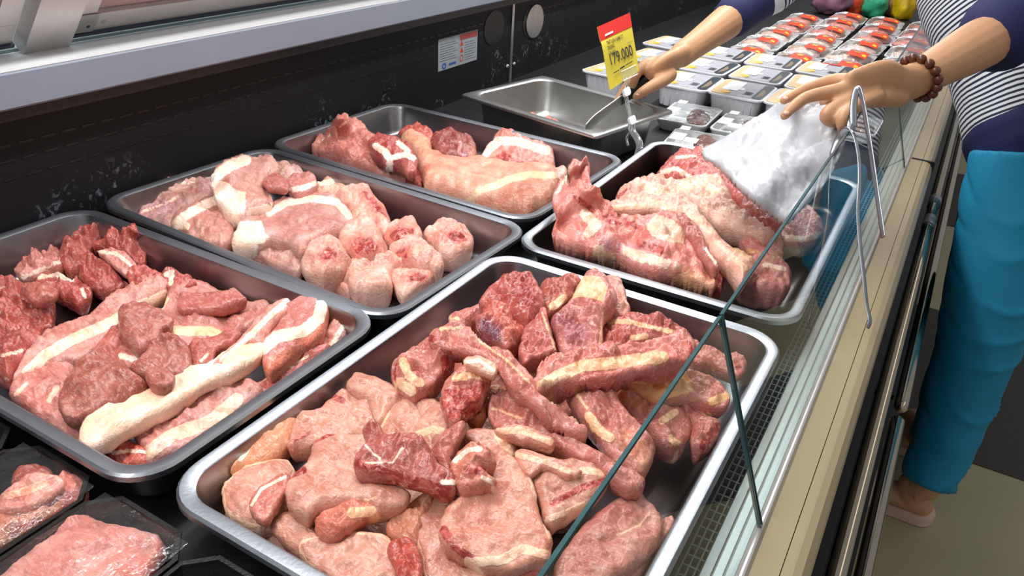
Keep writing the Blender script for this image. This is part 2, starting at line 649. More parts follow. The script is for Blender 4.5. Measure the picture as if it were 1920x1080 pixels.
def piece(name, label, cat, view, outline, z, T=0.03, lean=PINK, fatc=FATW, fat=(), rim=0, raw=(), rawv=0.0, marb=0.4, up=0.30, rough=1.0, group=None, tint=(), mat=None, step=None, parent=None, r=None, dome=0.14, zmin=0.004, jit=1.0, zeps=60, rawoff=0.38):
    SEED[0] += 1
    sd = SEED[0] * 3.7
    V, Fc, bd, zz, o, cv = sheet(view, outline, z, step, jit, sd, zeps)
    W3 = np.array([PZ(p[0], p[1], q) for p, q in zip(V, zz)])
    O3 = np.array([PZ(p[0], p[1], float(np.mean(zz))) for p in o])
    dist = seg_dist(W3[:, :2], O3[:, :2], True)
    dist[bd] = 0
    md = dist.max()
    rr_ = min(r or (0.36 * T + 0.0025), md + 1e-6)
    rv_ = np.array([0.55 + 1.1 * abs(noise.noise(Vector((p[0] * 30, p[1] * 30, sd + 2)))) * 1.4 for p in W3])
    t = np.clip(dist / (rr_ * rv_), 0, 1)
    prof = np.sqrt(np.clip(1 - (1 - t) ** 2, 0, 1)) * (1 - dome + dome * np.clip(dist / md, 0, 1) ** 0.7)
    nz = np.array([noise.noise(Vector((p[0] * 22, p[1] * 22, sd))) * 0.55 + 0.45 * noise.noise(Vector((p[0] * 48, p[1] * 48, sd + 9))) + 0.30 * noise.noise(Vector((p[0] * 105, p[1] * 105, sd + 4))) + 0.16 * noise.noise(Vector((p[0] * 230, p[1] * 230, sd + 8))) for p in W3])
    rg = np.array([(1 - abs(noise.noise(Vector((p[0] * 17 + 3, p[1] * 26, sd + 6))) * 1.6)) for p in W3])
    rg = np.clip(rg, 0, 1) ** 7
    und = np.array([noise.noise(Vector((p[0] * 11, p[1] * 11, sd + 20))) for p in W3]) * min(T, 0.04) * 0.30 * min(rough, 1.2)
    zz = zz + und
    top = W3.copy()
    top[:, 2] = zz + T * up * prof + nz * rough * min(T, 0.04) * 0.40 * np.clip(dist / (rr_ * 0.6), 0, 1) - rg * rough * min(T, 0.04) * 0.20 * np.clip(dist / rr_, 0, 1)
    bot = W3.copy()
    bot[:, 2] = zz - T * (1 - up) * prof
    inn = np.where(~bd)[0]
    mp = {int(i): len(V) + k for k, i in enumerate(inn)}
    verts = np.vstack([top, bot[inn]])
    verts[:, 2] = np.maximum(verts[:, 2], zmin)
    a, b_, c = Fc[len(Fc) // 2]
    flip = np.cross(W3[b_] - W3[a], W3[c] - W3[a])[2] < 0
    tf = [(f[0], f[2], f[1]) if flip else f for f in Fc]
    bf = [tuple(mp.get(int(i), int(i)) for i in f[::-1]) for f in tf]
    ob = mk(name, verts, tf + bf, mat or M['meat'], parent, True)
    me = ob.data
    if mat is None:
        qq = (verts - CAM) @ ROT.T
        Q = np.stack([960 + F_PX * qq[:, 0] / qq[:, 2], 540 - F_PX * qq[:, 1] / qq[:, 2]], 1)
        Q[len(V):] = V[inn]
        soft = 6.0
        fv = shape_field(Q, fat, cv, soft)
        if rim:
            fv = np.maximum(fv, np.clip((rim - seg_dist(Q, o, True)) / soft, -1, 1))
        rv = np.maximum(np.clip(shape_field(Q, raw, cv, 7.0), -0.4, 1) * 0.8 + rawoff if len(raw) else np.full(len(Q), -0.3), rawv - 0.3 + 0.0 * Q[:, 0])
        kl = {'C': 1.04, 'B': 1.04, 'E': 1.06}.get(view, 1.0)
        gm = sum(lean) / 3.0
        ds = 0.20 if view == 'C' else 0.09
        lean = [c_ * (1 - ds) + gm * ds for c_ in lean]
        lc = np.tile(np.array(S(*[min(255, c_ * kl) for c_ in lean])), (len(Q), 1))
        for sh, col in tint:
            k = np.clip(shape_field(Q, [sh], cv, 9.0) * 0.5 + 0.5, 0, 1)[:, None]
            lc = lc * (1 - k) + np.array(S(*col)) * k
        n = len(verts)
        if len(me.vertices) == n:
            for nm, arr in (('fat', fv), ('raw', rv), ('marb', np.full(n, marb))):
                at = me.attributes.new(nm, 'FLOAT', 'POINT')
                at.data.foreach_set('value', arr.astype(np.float32))
            for nm, arr in (('lean', lc), ('fatc', np.tile(np.array(S(*fatc)), (n, 1)))):
                at = me.attributes.new(nm, 'FLOAT_COLOR', 'POINT')
                at.data.foreach_set('color', arr.astype(np.float32).ravel())
    if parent is None:
        tag(ob, label, cat, group)
    return ob


# ------------------------------------------------------------------ the setting: floor and the chilled case
Y0, Y1 = -1.2, 6.0
FZ = -0.78
tag(mk('floor', *boxg(-1.5, 4.0, -3.0, 9.0, FZ - 0.05, FZ - 0.002), M['floor_beige'], origin=(0, 0, FZ)), kind='structure')
for k, (ya, yb) in enumerate(((1.522, 2.39), (3.28, 4.1))):
    tag(mk('floor', *boxg(0.9, 3.9, ya, yb, FZ - 0.01, FZ), M['floor_dark'], origin=(1.5, ya, FZ)), kind='structure')

# back wall of the case
wall = tag(mk('wall_back', *boxg(-0.16, -0.13, Y0, Y1, -0.02, 0.232), M['wall'], origin=(-0.13, 0, 0)), kind='structure')
sv, sf = [], []
for (px, py) in ((760, 121), (760, 100), (760, 82)):
    zz = PX(px, py, -0.13)[2]
    y = Y0
    while y < 3.6:
        if not (1.30 < y < 1.58):
            g = boxg(-0.1305, -0.1292, y, y + 0.021, zz - 0.0016, zz + 0.0016)
            sv, sf = join((sv, sf), g)
        y += 0.032
o = mk('vent_slots', sv, sf, M['black'], wall)
tag(o, kind='stuff')
for (px, py) in ((210, 333), (585, 213), (724, 170), (913, 155), (997, 125), (996, 104), (1000, 82), (1118, 42), (1115, 62)):
    q = PX(px, py, -0.13)
    mk('bracket_slot', *boxg(-0.1302, -0.1288, q[1] - 0.010, q[1] + 0.010, q[2] - 0.0022, q[2] + 0.0022), M['black'], wall)


def disc_on_wall(cx, cy, ry, rz, x0, x1, n=28):
    v = []
    for x in (x0, x1):
        for j in range(n):
            a = 2 * math.pi * j / n
            v.append((x, cx + ry * math.cos(a), cy + rz * math.sin(a)))
    return loft(v, n)


q = PX(926, 55, -0.13)
mk('round_opening', *disc_on_wall(q[1], q[2] + 0.004, 0.052, 0.045, -0.132, -0.1285), M['black'], wall)
q = PX(1000, 40, -0.13)
mk('round_opening', *disc_on_wall(q[1] - 0.012, q[2], 0.052, 0.045, -0.132, -0.1287), M['black'], wall)
mk('opening_cover', *disc_on_wall(q[1] + 0.004, q[2], 0.052, 0.047, -0.129, -0.1255), M['steel_dull'], wall)
q = PX(958, 90, -0.13)
mk('joint_strip', *boxg(-0.131, -0.127, q[1] - 0.006, q[1] + 0.006, 0.0, 0.225), M['steel_dull'], wall)
for dy in (-0.018, 0.02):
    mk('screw', *sphere((-0.129, q[1] + dy, 0.045), 0.006, 8, 6), M['steel_dull'], wall)

# ledge above it, seen from below its front edge
led = thing('trim_1', (-0.14, 0, 0.237), None, None, kind='structure')
mk('ledge', *bbox(-0.185, -0.09, Y0, Y1, 0.2375, 0.2865, 0.003), M['grey_alu'], led)
mk('ledge_top', *boxg(-0.182, -0.092, Y0, Y1, 0.2866, 0.2885), M['lit_alu'], led)
mk('soffit', *boxg(-0.165, -0.098, Y0, Y1, 0.222, 0.2374), M['black'], led)
mk('drip_edge', *boxg(-0.1285, -0.122, Y0, Y1, 0.2135, 0.2225), M['black'], led)

# leaning frame of sliding doors over the ledge
A0 = PZ(40, 97, 0.292)
TOP = PY(72.6, 0, A0[1])
lean_d = np.array([TOP[0] - A0[0], 0, TOP[2] - A0[2]])
lean_d /= np.linalg.norm(lean_d)
NRM = np.cross(np.array([0, 1.0, 0]), lean_d)
if NRM[0] < 0: NRM = -NRM


def on_lean(y, s, off=0.0):
    return np.array([A0[0], 0, A0[2]]) + lean_d * s + NRM * off + np.array([0, y, 0])


def lean_box(y0, y1, s0, s1, o0, o1):
    q = [on_lean(y0, s0, o1), on_lean(y1, s0, o1), on_lean(y1, s1, o1), on_lean(y0, s1, o1)]
    return extrude(q, NRM * (o0 - o1))


S1 = 0.17
mk('sill', *boxg(A0[0] - 0.07, -0.183, Y0, Y1, 0.2866, 0.2925), M['rail'], led)
yp0, yp1 = PP(40, 97, A0, NRM)[1], PP(130, 77, A0, NRM)[1]
print('post', yp0, yp1, A0, TOP)
for k in range(-1, 5):
    yo = k * 0.95
    pz = mk('trim_2', *lean_box(yp0 + yo, yp1 + yo, -0.002, S1, -0.02, 0.004), M['alu'])
    tag(pz, kind='structure')
    ya, yb = yp1 + yo + 0.006, yp0 + yo + 0.95 - 0.012
    d = thing('door_%d' % (k + 2), on_lean(ya, 0), None, None, kind='structure')
    mk('bottom_rail', *lean_box(ya, yb, 0.012, 0.05, -0.03, -0.008), M['alu'], d)
    mk('gasket', *lean_box(ya - 0.003, yb + 0.003, 0.006, 0.0119, -0.03, -0.004), M['rubber'], d)
    for yy in (ya, yb - 0.03):
        mk('stile', *lean_box(yy, yy + 0.03, 0.0505, S1, -0.03, -0.008), M['alu'], d)
    cb = mk('corner_block', *lean_box(ya + 0.001, ya + 0.034, 0.013, 0.052, -0.007, -0.0055), M['steel_dull'], d)
    mk('screw', *extrude([on_lean(ya + 0.022 + 0.003 * math.cos(a), 0.026 + 0.003 * math.sin(a), -0.005) for a in np.linspace(0, 6.28, 9)[:-1]], -NRM * 0.001), M['ink'], cb)
    mk('screw', *extrude([on_lean(ya + 0.047 + 0.004 * math.cos(a), 0.030 + 0.004 * math.sin(a), -0.007) for a in np.linspace(0, 6.28, 9)[:-1]], -NRM * 0.001), M['steel_dull'], d)
    mk('top_rail', *lean_box(ya, yb, S1 + 0.0001, S1 + 0.03, -0.03, -0.008), M['alu'], d)
    mk('pane', *lean_box(ya + 0.03, yb - 0.03, 0.0505, S1, -0.024, -0.016), M['door_glass'], d)

# deck
tag(mk('floor_deck', *boxg(-0.13, 0.893, Y0, Y1, -0.04, 0.0), M['black_deck'], origin=(0, 0, -0.04)), kind='structure')
# front air grille, stepped rails, body panel
gv, gf = [], []
y = Y0
while y < 3.4:
    for r_ in range(3):
        x0 = 0.8935 + r_ * 0.0068
        gv, gf = join((gv, gf), boxg(x0, x0 + 0.0016, y, y + 0.0135, -0.004, 0.002))
    gv, gf = join((gv, gf), boxg(0.8935, 0.9135, y + 0.0115, y + 0.0135, -0.004, 0.0022))
    y += 0.0135
front = thing('trim_3', (0.93, 0, -0.05), None, None, kind='structure')
tag(mk('air_grille', gv, gf, M['grille'], front), kind='stuff')
mk('grille_well', *boxg(0.893, 0.9135, Y0, Y1, -0.05, -0.03), M['black'], front)
mk('lower_rail', *bbox(0.9125, 0.9235, Y0, Y1, -0.05, 0.012, 0.0015), M['rail'], front)
mk('middle_rail', *bbox(0.9236, 0.9335, Y0, Y1, -0.05, 0.018, 0.0015), M['rail'], front)
mk('upper_rail', *bbox(0.9336, 0.9435, Y0, Y1, -0.05, 0.024, 0.0015), M['rail'], front)
mk('glass_channel', *bbox(0.9436, 0.9535, Y0, Y1, -0.05, 0.040, 0.003), M['alu'], front)


def prof_y(pts, y0, y1):
    n = len(pts)
    v = [(p[0], y0, p[1]) for p in pts] + [(p[0], y1, p[1]) for p in pts]
    return loft(v, n)


YS = PZ(1722, 300, 0.045)[1]
for ya, yb in ((Y0, YS - 0.004), (YS + 0.004, Y1)):
    body = thing('trim_4', (0.98, ya, -0.3), None, None, kind='structure')
    mk('top_strip', *prof_y([(0.954, 0.046), (0.9762, 0.046), (0.9762, -0.02), (0.954, -0.02)], ya, yb), M['beige'], body)
    mk('round_panel', *prof_y([(0.9770, 0.046), (0.986, 0.0455), (0.993, 0.042), (0.9985, 0.034), (1.0005, 0.022), (1.0005, 0.0), (0.9770, 0.0)], ya, yb), M['beige'], body)
mk('panel_joint', *boxg(0.955, 1.0012, YS - 0.0038, YS + 0.0038, -0.02, 0.0472), M['black'], front)
mk('lower_body', *boxg(0.86, 0.985, Y0, Y1, FZ + 0.1, -0.0501), M['black'], front)
mk('plinth', *boxg(0.80, 0.93, Y0, Y1, FZ, FZ + 0.0999), M['black'], front)
mk('back_body', *boxg(-0.5, 0.8599, Y0, Y1, FZ, -0.0501), M['black'], front)


def tube_y(x, z, r, y0, y1):
    n = 20
    v = [(x + r * math.cos(2 * math.pi * j / n), y, z + r * math.sin(2 * math.pi * j / n)) for y in (y0, y1) for j in range(n)]
    return loft(v, n)


bp = thing('bumper_rail', (1.028, 0.4, -0.14), 'upper chrome bumper tube running along the beige case front', 'bumper rail')
mk('tube', *tube_y(1.0285, -0.12, 0.0108, Y0, Y1), M['chrome'], bp, True)
mk('backing_channel', *boxg(0.985, 1.014, Y0, Y1, -0.16, -0.085), M['black'], bp)
for (px, py) in ((1770, 338), (1737, 425)):
    yy = PX(px, py, 1.03)[1]
    mk('clamp_ring', *tube_y(1.0285, -0.12, 0.0155, yy - 0.022, yy + 0.022), M['alu'], bp, True)
mk('joint_ring', *tube_y(1.0285, -0.12, 0.0118, PX(1757, 378, 1.03)[1] - 0.006, PX(1757, 378, 1.03)[1] + 0.006), M['steel_dull'], bp, True)
yj = PX(1712, 700, 1.07)[1]
for nm, lab, ya, yb in (('a', 'lower chrome bumper tube nearest the camera below the upper tube', Y0, yj - 0.012), ('b', 'lower chrome bumper tube beside the blue trousers, with a rounded end', yj + 0.004, Y1)):
    b2 = thing('bumper_rail', (1.072, (ya + yb) / 2, -0.30), lab, 'bumper rail')
    if nm == 'a':
        v, f, _ = tube([(1.072, ya, -0.28), (1.072, yb - 0.02, -0.28)], [0.0125, 0.0125], 20, 2)
    else:
        v, f, _ = tube([(1.072, ya + 0.02, -0.28), (1.072, yb, -0.28)], [0.0125, 0.0125], 20, 2)
    mk('tube', v, f, M['chrome'], b2, True)
    mk('backing_channel', *boxg(0.985, 1.055, ya, yb, -0.31, -0.25), M['black'], b2)

# ------------------------------------------------------------------ glass panes leaning over the front rail
GB = np.array([0.9485, 0.0, 0.040])
GT = np.array([0.874, 0.0, 0.240])
gdir = (GT - GB) / np.linalg.norm(GT - GB)
gn = np.cross(gdir, [0, 1.0, 0])
if gn[0] < 0: gn = -gn
seam1 = PX(1428, 990, 0.9485)[1]
seam1 = 0.5 * (seam1 + PP(1347, 605, GT, gn)[1])
seam2 = PP(1655, 445, GB, gn)[1]
GH = np.linalg.norm(GT - GB)
print('seams', seam1, seam2, GH)


def gpt(y, s, o_):
    return GB + np.array([0, y, 0]) + gdir * s + gn * o_


def gbox(y0, y1, s0, s1, o0, o1):
    return extrude([gpt(y0, s0, o0), gpt(y1, s0, o0), gpt(y1, s1, o0), gpt(y0, s1, o0)], gn * (o1 - o0))


panes = [(Y0, seam1 - 0.002, 'glass front pane nearest the camera, over the rib tray'), (seam1 + 0.002, 1.27, 'middle glass front pane that the steel tongs hang on'), (1.275, 2.25, 'glass front pane beside the wooden bead bracelet'), (2.255, 3.4, 'far glass front pane beside the chicken packs')]
for ya, yb, lab in panes:
    g = thing('glass_pane', gpt((ya + yb) / 2, 0, 0), lab, 'glass pane', 'low glass panes along the case front')
    v = [gpt(ya, 0, 0), gpt(yb, 0, 0), gpt(yb, GH, 0), gpt(ya, GH, 0)]
    mk('pane', v, [(0, 1, 2, 3)], M['glass'], g)
    t_ = 0.0028
    mk('top_edge', *gbox(ya, yb, GH, GH + 0.0018, -t_, t_ * 0.2), M['glass_edge'], g)
    for yy in (ya, yb - 0.0014):
        mk('side_edge', *gbox(yy, yy + 0.0014, 0.0, GH - 0.0001, -t_, t_ * 0.2), M['glass_edge'], g)


# ------------------------------------------------------------------ steel trays
def steel_tray(label, cx, cy, lx, ly, ang, rimz=0.065, base=0.001, bm='basin'):
    t = thing('steel_tray', (cx, cy, base), label, 'tray', 'stainless steel meat trays')
    def ring(ins, z, cr):
        return [(p[0], p[1], z) for p in rr(cx, cy, lx - 2 * ins, ly - 2 * ins, cr, ang, 8)]
    C = 0.048
    v = ring(0.001, rimz - 0.009, C) + ring(0, rimz - 0.0085, C) + ring(0, rimz - 0.0025, C) + ring(0.0025, rimz, C - 0.002) + ring(0.0125, rimz, C - 0.010) + ring(0.0155, rimz - 0.002, C - 0.013)
    mk('rim', *loft(v, len(v) // 6, False, False), M['steel'], t, True).data.set_sharp_from_angle(angle=0.6)
    R_ = [(0.0155, rimz - 0.002, C - 0.013), (0.0175, rimz - 0.008, C - 0.014), (0.027, base + 0.012, C - 0.018), (0.029, base + 0.006, C - 0.019), (0.034, base + 0.002, C - 0.022), (0.040, base + 0.0005, C - 0.026), (0.058, base + 0.0005, C - 0.034), (0.061, base + 0.003, C - 0.036)]
    v = []
    for r_ in R_: v += ring(*r_)
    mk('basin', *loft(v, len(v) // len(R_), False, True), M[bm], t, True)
    return t


TR = {'C': (0.1813, 0.3267, 0.5957, 0.3513, -0.0344), 'A': (0.1731, -0.0293, 0.5877, 0.3548, 0.0053), 'D': (0.6891, 0.0972, 0.4201, 0.5911, -0.0009), 'B': (0.1793, 0.7033, 0.5911, 0.3902, -0.027), 'E': (0.6892, 0.7333, 0.4189, 0.6242, 0.0092)}
LB = {'C': 'steel tray of loin pieces and pale pork hocks against the black wall', 'A': 'steel tray of belly strips and red bony scraps at the left', 'D': 'large steel tray of chops and ribs nearest the camera', 'B': 'steel tray with a skinned pork leg beside the empty deep pan', 'E': 'shade-darkened steel tray of pork shoulder pieces under the white bag'}
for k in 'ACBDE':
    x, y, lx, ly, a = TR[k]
    steel_tray(LB[k], x, y, lx - 0.001, ly - 0.001, a, bm='basin_shaded' if k == 'E' else 'basin')

# deep pan with flat flange
pz_ = 0.088
cs = [PZ(*q_, pz_)[:2] for q_ in ((870, 182), (1000, 140), (1247, 205), (1130, 263))]
pc = np.mean(cs, 0)
plx = 0.5 * (np.linalg.norm(cs[2] - cs[1]) + np.linalg.norm(cs[3] - cs[0]))
ply = 0.5 * (np.linalg.norm(cs[1] - cs[0]) + np.linalg.norm(cs[2] - cs[3]))
pa = math.atan2(*(cs[3] - cs[0])[::-1])
print('pan', pc, plx, ply, math.degrees(pa))
PAN = (pc[0], pc[1] + 0.012, plx, ply, pa)
t = thing('deep_pan', (PAN[0], PAN[1], 0.001), 'empty deep steel pan with flat flange beside the price tag', 'pan')


def pring(ins, z, cr):
    return [(p[0], p[1], z) for p in rr(PAN[0], PAN[1], plx - 2 * ins, ply - 2 * ins, cr, PAN[4], 8)]


v = pring(0.0005, pz_ - 0.007, 0.010) + pring(0, pz_ - 0.002, 0.010) + pring(0.002, pz_, 0.010) + pring(0.017, pz_, 0.040) + pring(0.020, pz_ - 0.003, 0.040)
mk('flange', *loft(v, len(v) // 5, False, False), M['steel_dull'], t, True)
Rg = [(0.020, pz_ - 0.003, 0.040), (0.023, pz_ - 0.02, 0.040), (0.029, 0.014, 0.038), (0.034, 0.005, 0.034), (0.042, 0.002, 0.03)]
v = []
for r_ in Rg: v += pring(*r_)
mk('basin', *loft(v, len(v) // len(Rg), False, True), M['steel_dull'], t, True)

# ------------------------------------------------------------------ meat: left tray
def pc_(n, l, v, o, z, T, **k):
    cat = k.pop('cat', 'meat')
    if cat == 'pork hock':
        k['tint'] = [(sh, (222, 132, 120)) for sh in k['raw']]
        k['rawoff'] = 0.0
        k['marb'] = 0.9
    return piece(n, l, cat, v, o, z, T, **k)


gA = 'pork pieces in the left tray'
sc_ = dict(lean=(190, 92, 84), rawv=0.75, marb=0.9, group=gA, rough=2.2, cat='pork scrap')
pc_('pork_scrap', 'big dark red mince-like scrap heap at the left frame edge', 'A', [(-60, 330), (60, 325), (130, 345), (215, 380), (215, 430), (200, 480), (165, 500), (160, 560), (100, 575), (0, 575), (-60, 560)], 0.032, 0.055, **sc_)
pc_('pork_scrap', 'smooth brownish red strip lying on the mince-like scrap', 'A', [(85, 350), (130, 322), (200, 330), (240, 362), (215, 388), (130, 392)], 0.058, 0.02, lean=(186, 104, 92), marb=0.1, group=gA, cat='pork scrap')
pc_('pork_scrap', 'pinkish bony scrap next to the bare tray floor at left', 'A', [(65, 290), (90, 262), (150, 225), (205, 188), (250, 195), (262, 255), (235, 270), (180, 290), (110, 320), (75, 310)], 0.028, 0.04, fat=[('s', [(90, 300), (180, 265), (240, 240)], 18)], **{**sc_, 'rawv': 0.35, 'lean': (214, 140, 130)})
pc_('pork_scrap', 'white-flecked bone end below the bare tray floor', 'A', [(140, 300), (190, 270), (245, 275), (330, 315), (372, 345), (360, 385), (320, 412), (270, 395), (230, 380), (190, 345)], 0.032, 0.04, fat=[('s', [(160, 300), (230, 290), (290, 310)], 22), ('s', [(330, 345), (345, 385)], 14)], **sc_)
pc_('pork_scrap', 'deep red bony scrap at the top of the heap by the tray wall', 'A', [(238, 190), (265, 125), (310, 105), (380, 105), (437, 125), (400, 150), (370, 190), (350, 240), (280, 262), (240, 240)], 0.034, 0.05, **sc_)
pc_('pork_scrap', 'upright red knuckle scrap touching the right tray wall', 'A', [(375, 175), (400, 150), (455, 145), (490, 135), (520, 105), (555, 100), (570, 150), (590, 185), (592, 225), (555, 242), (510, 215), (440, 195)], [(400, 170, 0.04), (540, 110, 0.062), (570, 220, 0.035)], 0.045, **sc_)
pc_('pork_scrap', 'red bone scrap with dark streaks in the middle of the heap', 'A', [(345, 200), (375, 205), (420, 250), (505, 320), (470, 345), (400, 350), (340, 320), (320, 305), (345, 270)], 0.034, 0.045, **sc_)
pc_('pork_scrap', 'pale gristly strip leaning across the red bone scrap', 'A', [(395, 195), (440, 188), (490, 195), (530, 225), (560, 268), (530, 305), (510, 290), (460, 255), (410, 215)], 0.052, 0.026, fat=[('s', [(405, 198), (470, 205), (520, 245)], 16), ('s', [(530, 255), (545, 285)], 14)], **{**sc_, 'rawv': 0.2, 'lean': (216, 150, 140)})
pc_('pork_scrap', 'small square red scrap at the top end of the belly slab', 'A', [(512, 300), (540, 275), (610, 272), (655, 285), (655, 315), (620, 328), (540, 335)], 0.050, 0.03, **sc_)
pc_('pork_scrap', 'red and cream scrap right of the small square scrap', 'A', [(652, 285), (700, 265), (735, 285), (770, 290), (780, 315), (800, 335), (690, 352), (668, 320)], 0.046, 0.035, fat=[('s', [(670, 290), (700, 280), (690, 330)], 18)], **sc_)
pc_('pork_scrap', 'tiny red strip on the tray floor beside the belly slab', 'A', [(420, 375), (450, 330), (510, 322), (520, 340), (460, 380), (430, 390)], 0.02, 0.03, lean=(200, 110, 100), group=gA, cat='pork scrap')
pc_('pork_scrap', 'pointed red scrap at the left end of the belly slab', 'A', [(-40, 620), (0, 605), (40, 580), (130, 580), (138, 610), (80, 680), (40, 725), (0, 705), (-40, 690)], 0.032, 0.045, fat=[('s', [(10, 620), (90, 600)], 14)], **sc_)
pc_('pork_belly_slab', 'long belly slab with a diagonal cream fat band at left', 'A', [(60, 730), (70, 690), (100, 640), (170, 560), (180, 540), (360, 460), (540, 340), (600, 320), (670, 330), (690, 360), (650, 400), (480, 485), (470, 505), (400, 590), (300, 645), (150, 690)], 0.036, 0.04, lean=(214, 148, 136), fat=[('s', [(110, 690), (180, 620), (290, 555), (430, 495), (540, 435), (670, 375)], 46)], fatc=(250, 224, 206), group=gA, cat='pork belly')
pc_('pork_slice', 'lean slice under the dark muscle pieces at the tray corner', 'A', [(45, 780), (80, 730), (200, 680), (300, 665), (300, 720), (270, 830), (400, 900), (420, 960), (330, 975), (310, 960), (150, 870), (60, 810)], 0.026, 0.04, lean=(214, 140, 130), fat=[('s', [(60, 780), (110, 730)], 18), ('s', [(200, 800), (230, 750)], 24)], fatc=(244, 200, 184), group=gA)
pc_('pork_slice', 'wide pink slice lying behind the belly strips', 'A', [(560, 480), (650, 440), (680, 380), (740, 345), (830, 335), (890, 355), (960, 350), (1000, 400), (1080, 400), (1090, 430), (1060, 500), (960, 560), (800, 620), (700, 600), (620, 560)], 0.036, 0.04, lean=(206, 138, 128), fat=[('s', [(660, 515), (760, 520), (850, 520), (900, 545)], 40), ('s', [(650, 440), (680, 385)], 14)], fatc=(246, 212, 176), group=gA)
pc_('pork_strip', 'folded dark pink strip on the wide slice', 'A', [(720, 385), (740, 365), (860, 360), (950, 355), (1000, 400), (900, 428), (780, 432), (725, 432)], 0.060, 0.022, lean=(196, 112, 104), group=gA)
pc_('pork_slice', 'reddish lean filler between the belly slab and the muscle', 'A', [(380, 600), (480, 510), (580, 600), (640, 700), (520, 680), (430, 640)], 0.036, 0.035, lean=(206, 120, 110), group=gA, fat=[('s', [(490, 620), (560, 640)], 24)])
pc_('pork_muscle', 'brown-pink muscle with rounded left end at the pile centre', 'A', [(480, 470), (500, 435), (560, 418), (640, 440), (700, 465), (690, 500), (660, 515), (640, 545), (590, 590), (560, 605), (520, 570), (490, 530)], 0.062, 0.035, lean=(184, 112, 100), marb=0.15, group=gA)
pc_('pork_muscle', 'red-brown tongue of meat right of the central muscle', 'A', [(765, 600), (800, 570), (900, 540), (975, 530), (960, 570), (880, 610), (860, 670), (790, 690), (770, 650)], 0.056, 0.03, lean=(190, 104, 92), group=gA, fat=[('s', [(815, 640), (840, 615)], 12)])
pc_('pork_muscle', 'round brown muscle lump above the long fat strip', 'A', [(525, 665), (560, 620), (600, 560), (640, 540), (700, 540), (760, 580), (780, 640), (760, 690), (700, 705), (640, 690), (580, 690)], 0.064, 0.04, lean=(182, 112, 100), marb=0.2, group=gA)
pc_('pork_muscle', 'small ball-shaped muscle resting on the long fat strip', 'A', [(588, 705), (610, 680), (650, 670), (695, 690), (708, 725), (680, 752), (630, 758), (600, 738)], 0.072, 0.03, lean=(178, 106, 94), marb=0.1, group=gA)
pc_('pork_muscle', 'large dark brown muscle at the left end of the fat strip', 'A', [(230, 800), (250, 750), (290, 690), (310, 640), (370, 600), (430, 600), (500, 640), (540, 700), (592, 745), (590, 768), (500, 820), (420, 835), (310, 868), (260, 860), (235, 830)], 0.060, 0.04, lean=(174, 104, 90), marb=0.15, group=gA)
pc_('pork_belly_strip', 'long cream fat strip running across the left tray', 'A', [(320, 965), (350, 880), (500, 800), (620, 760), (750, 690), (860, 655), (960, 570), (1050, 570), (1075, 600), (1050, 640), (930, 715), (850, 740), (700, 830), (560, 900), (390, 997)], 0.056, 0.03, fat=[('p', [(250, 1050), (250, 700), (1100, 500), (1150, 700)])], fatc=(250, 222, 202), lean=(226, 168, 154), group=gA, cat='pork belly', rough=0.6)
pc_('pork_belly_strip', 'narrow pink and white strip above the long fat strip', 'A', [(860, 668), (930, 600), (985, 545), (1050, 460), (1130, 395), (1170, 382), (1178, 420), (1100, 510), (1060, 570), (1000, 572), (930, 640)], 0.062, 0.026, lean=(224, 156, 142), fat=[('s', [(900, 640), (980, 570), (1060, 490), (1160, 400)], 26)], group=gA, cat='pork belly')
pc_('pork_belly_slab', 'thick belly chunk with pink skin at the right corner of left tray', 'A', [(1055, 575), (1100, 520), (1150, 440), (1210, 395), (1260, 385), (1340, 378), (1352, 400), (1330, 480), (1290, 560), (1200, 620), (1100, 690), (1065, 670)], 0.050, 0.05, lean=(212, 140, 132), fat=[('s', [(1065, 590), (1120, 545), (1230, 520), (1290, 470), (1310, 390)], 52)], tint=[(('s', [(1080, 680), (1180, 620), (1290, 540), (1345, 400)], 60), (232, 140, 112))], group=gA, cat='pork belly', rough=0.5)
pc_('pork_slice', 'pale slice with a fat edge along the front rim of left tray', 'A', [(545, 915), (600, 880), (800, 800), (950, 735), (1060, 740), (1030, 800), (850, 920), (620, 1058), (590, 1000), (550, 960)], 0.034, 0.035, lean=(214, 152, 142), fat=[('s', [(590, 1020), (700, 940), (850, 890), (960, 800)], 56)], fatc=(250, 214, 196), group=gA)
pc_('pork_scrap', 'red scrap tucked in the front corner of left tray', 'A', [(440, 1030), (500, 985), (590, 1000), (620, 1055), (560, 1066), (470, 1062)], 0.024, 0.035, lean=(206, 96, 80), fat=[('s', [(460, 1015), (520, 1005), (600, 1010)], 16)], group=gA, cat='pork scrap')
pc_('pork_slice', 'thin reddish slice edge under the belly chunk', 'A', [(1000, 740), (1080, 690), (1200, 620), (1310, 590), (1330, 600), (1200, 690), (1060, 770)], 0.034, 0.03, lean=(204, 112, 104), fat=[('s', [(1050, 730), (1250, 620)], 8)], group=gA)
pc_('pork_slice', 'pale fatty slice at the far right corner of left tray', 'A', [(1290, 600), (1330, 490), (1360, 465), (1395, 495), (1402, 540), (1340, 595)], 0.034, 0.035, lean=(222, 160, 148), fat=[('s', [(1340, 590), (1390, 500)], 22)], group=gA)

